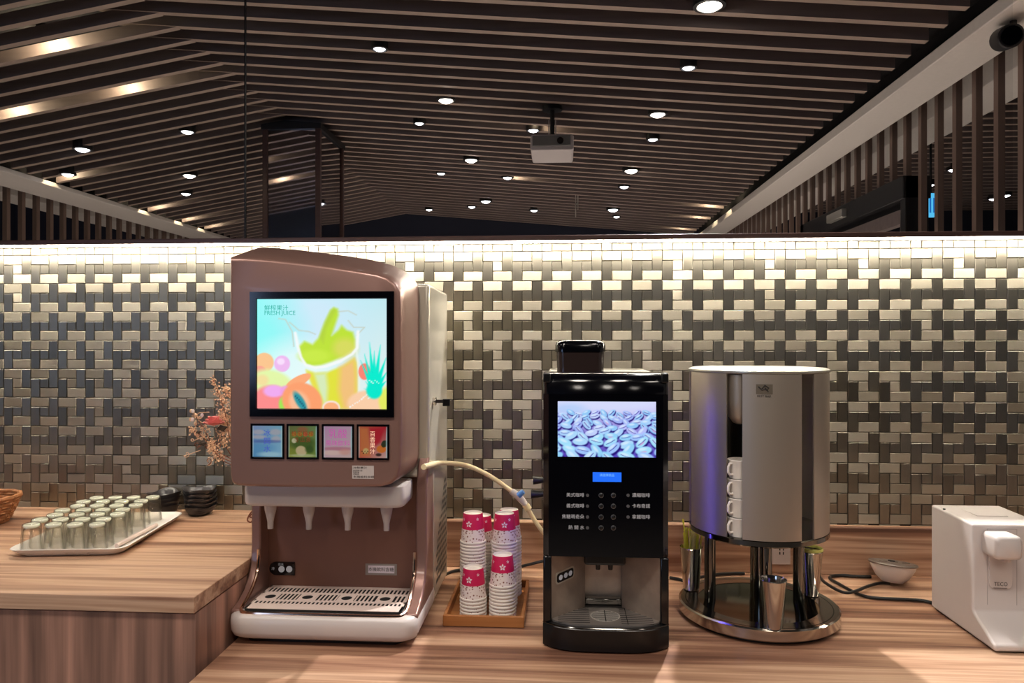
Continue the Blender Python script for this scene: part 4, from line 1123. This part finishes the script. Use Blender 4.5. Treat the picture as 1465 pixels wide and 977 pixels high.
zl = 1.515 - (555 - 488.5) / F * 1.70
lg = MB()
us = [-.017 + .005 * k for k in range(8)]
lg.add([on_drum(u, z) for u in us for z in (zl + .012, zl - .010)], [(2 * k, 2 * k + 1, 2 * k + 3, 2 * k + 2) for k in range(7)])
lo = lg.build('logo_plate', mat('logo_grey', S(122, 112, 98), 0.45, 0.6), cd, smooth=0)
em = MB()
for pts in (((-.012, .007), (-.006, .001), (-.001, .007), (.001, .010)), ((.001, .010), (.010, .004), (.006, .000), (.001, .005)), ((-.005, -.001), (.002, .002), (.009, -.004))):
    tb = [Vector(on_drum(u, zl + z, .0012)) for u, z in pts]; em.tube(tb, .0012, 5)
em.build('logo_emblem', M['print_dark'], lo)
tl = text('BEST BAR', .0070, tuple(OFF[lo.name]), M['print_dark'], lo, rot=(0, 0, 0), align='CENTER', valign='BOTTOM_BASELINE')
for vt in tl.data.vertices:                                          # wrap the lettering round the drum
    vt.co = Vector(on_drum(vt.co.x, zl - .0165 + vt.co.y, .0010)) - Vector(OFF[lo.name])

# handled cups seen in the slot
wc = []
cupw = MB().lathe([(0, .002), (.020, .002), (.0205, 0), (.0225, 0), (.0268, .040), (.0275, .0415), (.0262, .043), (.0215, .006), (0, .006)], (0, 0, 0), 24).mesh('handled_cup', M['cup_white'], smooth=50)
ha = ag - .35
hn = MB().tube([(.023 * math.cos(ha) + t0 * math.cos(ha), .023 * math.sin(ha) + t0 * math.sin(ha), z) for t0, z in ((0, .034), (.010, .035), (.015, .028), (.015, .016), (.010, .010), (-.002, .010))], .0028, 6).mesh('handle', M['cup_white'])
for k in range(4):
    w_ = inst('handled_cup', cupw, (gp.x, gp.y, zb0 + .0065 + k * .0437))
    tag(w_, ('lowest', 'second', 'third', 'top')[k] + ' white handled cup stacked in the slot of the steel drum, counted from below', 'cup', 'white cups in the steel drum')
    inst('handle', hn, tuple(OFF[w_.name]), w_)

# tumblers
tprof = [(0, .0), (.0195, 0), (.0205, .002), (.0288, .106), (.0296, .108), (.0290, .1095), (.0280, .107), (.0195, .006), (0, .006)]


def tumbler(x, y, z, s, lab, tilt=0):
    o = MB().lathe([(r * s, h * s) for r, h in tprof], (x, y, z), 32).build('steel_tumbler', M['steel'], loc=(x, y, z))
    return tag(o, lab, 'tumbler', 'steel tumblers round the cup dispenser')


ZP = Z_LOW + .0365
pf = on(1111, 903, ZP); tumbler(pf.x, pf.y + .024, ZP, .97, 'empty polished steel tumbler at the front of the round steel plate')
pr_ = (.618, 1.885); tumbler(pr_[0], pr_[1], ZP, 1.0, 'polished steel tumbler at the right edge of the plate with a yellow lid rim')
rim = MB().lathe([(.0292, 0), (.0302, .001), (.0302, .005), (.0288, .007), (.0275, .005), (.0275, .0)], (pr_[0], pr_[1], ZP + .1098), 28, closed=True).build('yellow_lid_ring', M['stirrer_pale'], loc=(pr_[0], pr_[1], ZP + .112))
tag(rim, 'pale yellow ring lying on the rim of the right steel tumbler', 'ring')
pl_ = (.330, 1.908); tumbler(pl_[0], pl_[1], ZP, .98, 'dark steel tumbler full of lime stirrers, beside the coffee machine')
rs = random.Random(5)
st_me = [MB().box(-.0022, .0022, -.0009, .0009, 0, .142).ball((0, 0, .144), .0042, .002, .006, 8, 4).mesh('stirrer', m, smooth=0) for m in (M['stirrer'], M['stirrer_pale'])]
for k in range(26):
    a, rr_ = k * 2.4, .0165 * math.sqrt((k + .5) / 26)
    s_ = inst('stirrer', st_me[k % 2], (pl_[0] + rr_ * math.cos(a) * .8, pl_[1] + rr_ * math.sin(a) * .8, ZP + .0065), None, (rs.uniform(-.06, .06) - rr_ * math.sin(a) * 5, rs.uniform(-.06, .06) + rr_ * math.cos(a) * 5, rs.uniform(0, 3)))
    s_.scale = (1, 1, rs.uniform(.86, 1.0))
    if k == 20: s_.scale = (.7, 1, 1.16); s_.rotation_euler = (.03, -.15, 0); s_.location = (pl_[0] + .004, pl_[1], ZP + .0065)
    tag(s_, 'long thin lime stirrer standing out of the tumbler' if k == 20 else 'short lime stirrer in the tumbler beside the coffee machine', 'stirrer', 'lime stirrers in the tumbler')

# ------------------------------------------------------------------ outlet, socket puck, cords
a, b = at(1107, 778, 2.1645), at(1128, 801, 2.1645)
ol = thing('power_outlet', 'white wall outlet in the wood backsplash seen between the dispenser legs', 'outlet', ((a.x + b.x) / 2, 2.165, b.z))
MB().box(a.x - .008, b.x + .004, 2.158, 2.165, b.z - .012, a.z + .008).build('cover_plate', M['white_plastic'], ol, bevel=0.002)
for k, dz in enumerate((.012, -.012)):
    zc2 = (a.z + b.z) / 2 + dz * .5 + .004
    for dx in (-.007, .003): MB().box((a.x + b.x) / 2 + dx, (a.x + b.x) / 2 + dx + .003, 2.1572, 2.1585, zc2 - .004, zc2 + .004).build('socket_slot', M['hole'], ol)
pk = Vector((.9035, 2.088, Z_LOW))
pu = thing('socket_puck', 'white domed desk socket with a grey slotted top lying by the backsplash', 'power socket', tuple(pk))
tilt = Matrix.Rotation(math.radians(-7), 4, 'X') @ Matrix.Rotation(math.radians(5), 4, 'Y')


def tl_(mb):
    mb.v = [tuple(pk + Vector((0, 0, .002)) + tilt @ Vector(p)) for p in mb.v]; return mb


tl_(MB().lathe([(0, .004), (.026, .006), (.042, .020), (.055, .042), (.058, .052), (0, .052)], (0, 0, 0), 36)).build('bowl', M['white_plastic'], pu)
tl_(MB().lathe([(0, .0525), (.0605, .0525), (.062, .055), (.0605, .058), (.05, .0595), (0, .0595)], (0, 0, 0), 36)).build('top_disc', mat('grey_socket_top', S(128, 118, 110), 0.35, 0.5), pu)
for k in range(3):
    tl_(MB().box(-.040 + k * .03, -.020 + k * .03, -.012 + .006 * (k % 2), -.008 + .006 * (k % 2), .0593, .0602)).build('socket_slot', M['hole'], pu)
tl_(MB().lathe([(0, .0595), (.009, .0595), (.009, .0615), (0, .0615)], (0, .01, 0), 14)).build('switch', M['print_dark'], pu)


def cord(pxs, lab, r=.0042):
    pts = [on(px, py, Z_LOW + .0052 + dz) for px, py, dz in pxs]
    o = MB().tube(spline(pts, 6), r, 8).build('power_cable', M['cord'], loc=tuple(pts[0]))
    return tag(o, lab, 'cord')


cord([(1345, 866, 0), (1325, 860, 0), (1300, 857.5, 0), (1262, 856, 0), (1238, 853, 0), (1218, 845, .0), (1200, 835, 0), (1188, 828, 0), (1190, 824, 0), (1206, 823, 0), (1226, 824.5, 0), (1246, 825, 0)], 'black cord looping from the white water dispenser to the domed socket')
cord([(1273, 834.5, .0), (1262, 834, .001), (1252, 835.5, .003), (1238, 840, .007), (1226, 845, .0105), (1212, 848, .0105), (1198, 844, .0105), (1180, 833, .0105), (1172, 825, .003), (1160, 821, 0)], 'black cord from the domed socket looping back towards the steel dispenser')
cord([(958, 826, .0), (970, 828, 0), (982, 831, 0), (1000, 826, 0), (1030, 821, 0), (1065, 820, 0)], 'black cord behind the stirrer tumbler, right of the coffee machine')
cord([(637, 822, 0), (648, 817, .0), (662, 815, 0), (690, 812.6, 0), (730, 813, .006), (755, 808, .02), (775, 803, .03), (790, 801, .03)], 'black cord running behind the paper cups to the coffee machine')

# ------------------------------------------------------------------ white water dispenser at the right
wd = thing('water_dispenser', 'white boxy water dispenser with a rounded tap at the right end of the counter', 'water dispenser', (1.0, 1.8, Z_LOW))
wx0, wx1, yb_, yf_, yt_ = .9215, 1.085, 1.912, 1.726, 1.64
side = [(yb_, Z_LOW + .004), (yb_, 1.108), (yf_, 1.1045), (yf_, .915), (yf_ - .004, .908), (yt_ + .012, .872), (yt_, .868), (yt_, Z_LOW + .004)]
hs = MB().prism(side, 'x', wx0, wx1).build('housing', M['white_plastic'], wd, bevel=0.005, seg=3)
MB().loft([[(x, y, z) for x, y in rrect(wx0 + .006, wx1 - .006, yt_ + .008, yb_ - .006, .01, 3)] for z in (Z_LOW + .0005, Z_LOW + .005)]).build('foot', M['black_plastic'], wd)
a, b = at(1412, 756, yf_), at(1455, 900, yf_)
for x0, x1, z0, z1 in ((a.x, a.x + .0012, .925, a.z), (b.x - .0012, b.x, .925, a.z), (a.x, b.x, a.z - .0012, a.z)):
    MB().box(x0, x1, yf_ - .0006, yf_ + .001, z0, z1).build('panel_groove', mat('groove_grey', S(176, 168, 164), 0.5) if 'groove_grey' not in bpy.data.materials else bpy.data.materials['groove_grey'], wd)
a, b = at(1414, 769, yf_), at(1448, 842, yf_)
ovp = rrect(a.x, b.x, b.z, a.z, .012, 5)
ov = MB().prism(ovp, 'y', yf_ - .003, yf_ + .001).build('tap_plate', mat('pale_grey_plate', S(204, 196, 192), 0.35), wd, bevel=0.001)
a, b = at(1423, 767, yf_ - .05), at(1463, 802, yf_ - .05)
MB().loft([[(x, y, z) for x, z in rrect(a.x + d, b.x - d, b.z + d, a.z - d, .010, 4)] for y, d in ((yf_ - .002, 0), (yf_ - .045, 0), (yf_ - .052, .002), (yf_ - .056, .007))]).build('tap', M['white_plastic'], wd, smooth=50)
cxt = (a.x + b.x) / 2 + .006
MB().lathe([(0, .012), (.010, .012), (.009, .0), (.006, 0), (.006, .006), (0, .006)], (cxt, yf_ - .03, b.z - .008), 18).build('tap_outlet', M['white_plastic'], wd)
p = at(1422, 838, yf_ - .0032)
text('TECO', .0125, (p.x, yf_ - .0036, p.z), M['print_dark'], wd, sx=.9, valign='BOTTOM_BASELINE')
MB().box(p.x - .001, p.x + .028, yf_ - .0036, yf_ - .0028, p.z - .005, p.z - .0042).build('name_line', M['print_dark'], wd)
p = on(1352, 731, 1.1083); MB().lathe([(0, 0), (.003, 0), (.003, .002), (0, .002)], (.927, 1.86, 1.1075), 10).build('top_screw', M['hole'], wd)
MB().box(wx0 + .05, wx0 + .12, 1.80, 1.87, 1.1055, 1.1075).build('top_cover', M['white_plastic'], wd, bevel=0.001)

# ------------------------------------------------------------------ higher counter: tray of upturned glasses
trc = (-1.2007, 1.870, Z_HIGH); trot = math.radians(7)
gt = thing('serving_tray', 'long white serving tray full of upturned glasses on the higher worktop', 'tray', trc, rotz=trot)
hwx, hwy = .137, .1925
MB().loft([[(x, y, z) for x, y in rrect(-hwx + d, hwx - d, -hwy + d, hwy - d, .03, 5)] for z, d in ((.0005, .022), (.004, .016), (.017, .003), (.020, 0), (.0215, .002), (.019, .006), (.0075, .020), (.006, .026))]).build('tray_body', M['wax'], gt, local=True)
rot = Matrix.Rotation(trot, 3, 'Z')


def on_tray(x, y, z): return tuple(Vector(trc) + rot @ Vector((x, y, z)))


gprof = [(.0236, 0), (.0244, .001), (.0204, .064), (.0192, .0685), (.0170, .0700), (.011, .0695), (.007, .068), (0, .0675), (0, .058), (.015, .058), (.0178, .0555), (.0222, .003), (.0228, .0)]
g_me = MB().lathe(gprof, (0, 0, 0), 28).mesh('drinking_glass', M['glass'], smooth=45)
gb_me = MB().lathe([(0, .0602), (.0150, .0602), (.0172, .0625), (.0180, .0655), (.0165, .0680), (.011, .0676), (0, .0660)], (0, 0, 0), 20).mesh('thick_base', mat('pale_green_glass_base', S(240, 243, 224), 0.2), smooth=60)
rg_ = random.Random(9)
colsx = (-.092, -.041, .010, .061)
for r in range(7):
    for c in range(4):
        x = colsx[c] + (-.010 if r % 2 else 0) + rg_.uniform(-.001, .001); yv = -.160 + r * .0520 + rg_.uniform(-.002, .002)
        o = inst('drinking_glass', g_me, on_tray(x, yv, .0066))
        if r == 0: lab = 'upturned thick-based glass, %s in the front row on the white tray' % ('leftmost', 'second from the left', 'third from the left', 'rightmost')[c]
        elif r == 6: lab = 'upturned thick-based glass, %s in the back row on the white tray' % ('leftmost', 'second from the left', 'third from the left', 'rightmost')[c]
        else: lab = 'upturned thick-based glass, %s in row %s from the front of the tray' % (('leftmost', 'second from left', 'third from left', 'rightmost')[c], ('two', 'three', 'four', 'five', 'six')[r - 1])
        inst('thick_base', gb_me, tuple(OFF[o.name]), o)
        tag(o, lab, 'glass', 'upturned glasses on the white tray')
pp = [on_tray(.095, -.135, .0125), on_tray(.105, .07, .0125)]
tg = MB().tube([pp[0], pp[1]], .0055, 10).build('wooden_rod', M['tray_plate'], loc=pp[0])
tag(tg, 'pale rod lying along the right side of the white glass tray', 'rod')

# dark bowls in two stacks
bme = []
def bowl_mesh():
    rings = []
    for z, r in ((.001, .016), (.0, .022), (.004, .030), (.014, .040), (.026, .0445), (.028, .0455), (.0275, .0435), (.015, .038), (.006, .029), (.004, .020)):
        ring = []
        for j in range(36):
            t = 2 * math.pi * j / 36; k = r * (1 + .13 * math.cos(3 * t)); ring.append((k * math.cos(t), k * math.sin(t), z + .004 * math.cos(3 * t) * (r / .048) ** 2))
        rings.append(ring)
    return MB().loft(rings).mesh('dark_bowl', M['bowl'], smooth=60)


bme = bowl_mesh()
for si, (px, py, n_b, nm) in enumerate(((285, 729, 5, 'right'), (236, 726, 4, 'left'))):
    y = 2.128 if si == 0 else 2.134; x = at(px, py, y).x
    for k in range(n_b):
        o = inst('dark_bowl', bme, (x, y, Z_HIGH + .0005 + .0125 * k), None, (0, 0, .5 + .12 * k + si))
        tag(o, ('topmost' if k == n_b - 1 else ('lowest', 'second lowest', 'third lowest', 'fourth lowest', 'fifth lowest')[k]) + ' dark three-cornered bowl of the %s stack behind the glasses' % nm, 'bowl', 'dark bowls in two stacks')

# wicker basket with eggs
bc = (-1.635, 1.985, Z_HIGH)
bk = thing('wicker_basket', 'brown wicker basket at the left edge of the higher worktop', 'basket', bc)
for k in range(9):
    z = .006 + k * .0085; r = .062 + .030 * (k / 8) ** .8
    ring = [(bc[0] + (r + .002 * math.cos(14 * t + math.pi * k)) * math.cos(t), bc[1] + (r + .002 * math.cos(14 * t + math.pi * k)) * math.sin(t), bc[2] + z) for t in [2 * math.pi * j / 72 for j in range(73)]]
    MB().tube(ring, .0048 if k < 8 else .0066, 7, caps=False).build('woven_ring', M['wicker'], bk)
for j in range(14):
    t = 2 * math.pi * (j + .25) / 14
    MB().tube([(bc[0] + r * math.cos(t), bc[1] + r * math.sin(t), bc[2] + z) for r, z in ((.058, .004), (.072, .02), (.085, .045), (.093, .075))], .0028, 6).build('stake', M['wicker'], bk)
MB().lathe([(0, .001), (.062, .001), (.064, .005), (0, .006)], bc, 28).build('basket_floor', M['wicker'], bk)
for k, (dx, dy, dz) in enumerate(((.034, -.022, .0575), (-.018, .018, .026), (.026, .020, .026), (-.022, -.022, .026), (.020, -.021, .0245))):
    eg = MB().ball((bc[0] + dx, bc[1] + dy, bc[2] + dz), .021, .019, .018, 16, 10).build('white_egg', M['egg'], loc=(bc[0] + dx, bc[1] + dy, bc[2] + dz))
    tag(eg, 'white rounded egg lying in the wicker basket', 'egg', 'eggs in the wicker basket')

# dried flowers in a vase behind the juice dispenser
fv = Vector((-.862, 2.12, Z_HIGH))
df = thing('dried_flowers', 'dried flower arrangement with a pink rose, peeking out behind the juice machine', 'flowers', tuple(fv))
MB().lathe([(0, .001), (.030, .001), (.042, .04), (.040, .075), (.022, .11), (.026, .13), (.022, .13), (.018, .11), (0, .1)], tuple(fv), 24).build('vase', M['bowl'], df)
neck = fv + Vector((0, 0, .125)); rf = random.Random(21)


def stem(pxs, r=.0016):
    pts = [neck] + [at(px, py, Y) for px, py, Y in pxs]
    MB().tube(spline(pts, 5), r, 5).build('stem', M['twig'], df); return spline(pts, 8)


gr = MB()
for pxs, frm, dens, spread in (([(335, 640, 2.10), (322, 590, 2.09), (304, 540, 2.08)], .40, 150, .020), ([(345, 640, 2.11), (330, 570, 2.10), (322, 555, 2.10)], .5, 90, .018), ([(320, 660, 2.10), (298, 625, 2.09), (278, 590, 2.09)], .66, 46, .014),
                              ([(330, 660, 2.08), (308, 648, 2.07), (300, 632, 2.07)], .45, 80, .020), ([(318, 650, 2.10), (290, 625, 2.09), (270, 612, 2.09)], .7, 40, .012), ([(330, 650, 2.11), (320, 610, 2.1), (318, 592, 2.1)], .5, 100, .018)):
    pts = stem(pxs); n = len(pts)
    for k in range(int(dens * 1.8)):
        t = frm + (1 - frm) * rf.random(); p = pts[min(n - 1, int(t * (n - 1)))]; s = spread * (1.25 - .8 * (t - frm) / (1 - frm))
        c = p + Vector((rf.gauss(0, s * .55), rf.gauss(0, s * .5), rf.gauss(0, s * .55))); d = Vector((rf.uniform(-1, 1), rf.uniform(-1, 1), rf.uniform(-.2, 1.2))).normalized() * rf.uniform(.005, .010)
        q_ = d.cross(Vector((.3, .8, .2))).normalized() * rf.uniform(.002, .0036); w2_ = d.cross(q_).normalized() * .0016
        gr.add([c - d * .5, c + q_, c + w2_, c - q_, c - w2_, c + d * .6], [(0, 2, 1), (0, 3, 2), (0, 4, 3), (0, 1, 4), (5, 1, 2), (5, 2, 3), (5, 3, 4), (5, 4, 1)])
go_ = gr.build('grass_plumes', M['straw_tan'], df, smooth=0); go_['kind'] = 'stuff'
for k in range(13):                                                     # curled tendrils
    px, py = rf.choice([(268, 650), (276, 656), (283, 645), (300, 640), (308, 652), (270, 616), (290, 600), (296, 662), (315, 640), (278, 632)]); px += rf.uniform(-5, 5); py += rf.uniform(-5, 5)
    c = at(px, py, 2.08); r = rf.uniform(.006, .011); a0 = rf.uniform(0, 6)
    pts = [c + Vector((r * (1 - j / 18) * math.cos(a0 + j * .5), .002 * j / 4, r * (1 - j / 18) * math.sin(a0 + j * .5))) for j in range(13)]
    pts = [at(px + (325 - px) * .35, py - 6, 2.09)] + pts
    MB().tube(pts, .0013, 5).build('curled_tendril', M['twig'] if k % 2 else M['straw_tan'], df)
rc = at(306, 602, 2.06)
rm = MB().ball(tuple(rc), .013, .013, .014, 12, 8).build('rose', M['rose_deep'], df)
for ly, (nr, rad, op) in enumerate(((4, .016, .2), (5, .022, .5), (6, .028, .85))):
    for k in range(nr):
        t0 = 2 * math.pi * k / nr + ly * .5; vs = []
        for i in range(4):
            for j in range(5):
                u, w2_ = i / 3, (j / 4 - .5)
                an = t0 + w2_ * 2.2 * 2 * math.pi / nr * .55; rr_ = rad * (.35 + .65 * u ** .7) + .003 * op * u * u
                vs.append((rc.x + rr_ * math.cos(an), rc.y + rr_ * math.sin(an) * .95, rc.z - .012 + (.026 - .008 * ly) * u - .008 * abs(w2_) * u))
        MB().add(vs, [(i * 5 + j, i * 5 + j + 1, i * 5 + j + 6, i * 5 + j + 5) for i in range(3) for j in range(4)]).build('petal', M['rose'] if (k + ly) % 3 else M['rose_deep'], rm, smooth=80)
for px, py, s in ((318, 612, .018), (290, 634, .015), (284, 618, .010)):
    c = at(px, py, 2.07)
    MB().add([c + Vector((-s, 0, -.004)), c + Vector((-.2 * s, -.004, .5 * s)), c + Vector((s, 0, .2 * s)), c + Vector((.1 * s, .004, -.6 * s)), c + Vector((0, -.005, 0))], [(0, 4, 1), (1, 4, 2), (2, 4, 3), (3, 4, 0)]).build('dried_leaf', M['leaf'], df, smooth=0)
for k in range(7):
    px, py = 272 + 5 * (k % 4) + rf.uniform(-3, 3), 588 + 6 * (k // 2)
    c = at(px, py, 2.085); MB().ball(tuple(c), .005, .005, .006, 8, 5).build('seed_head', M['print_white'] if k % 2 else M['straw_tan'], df)
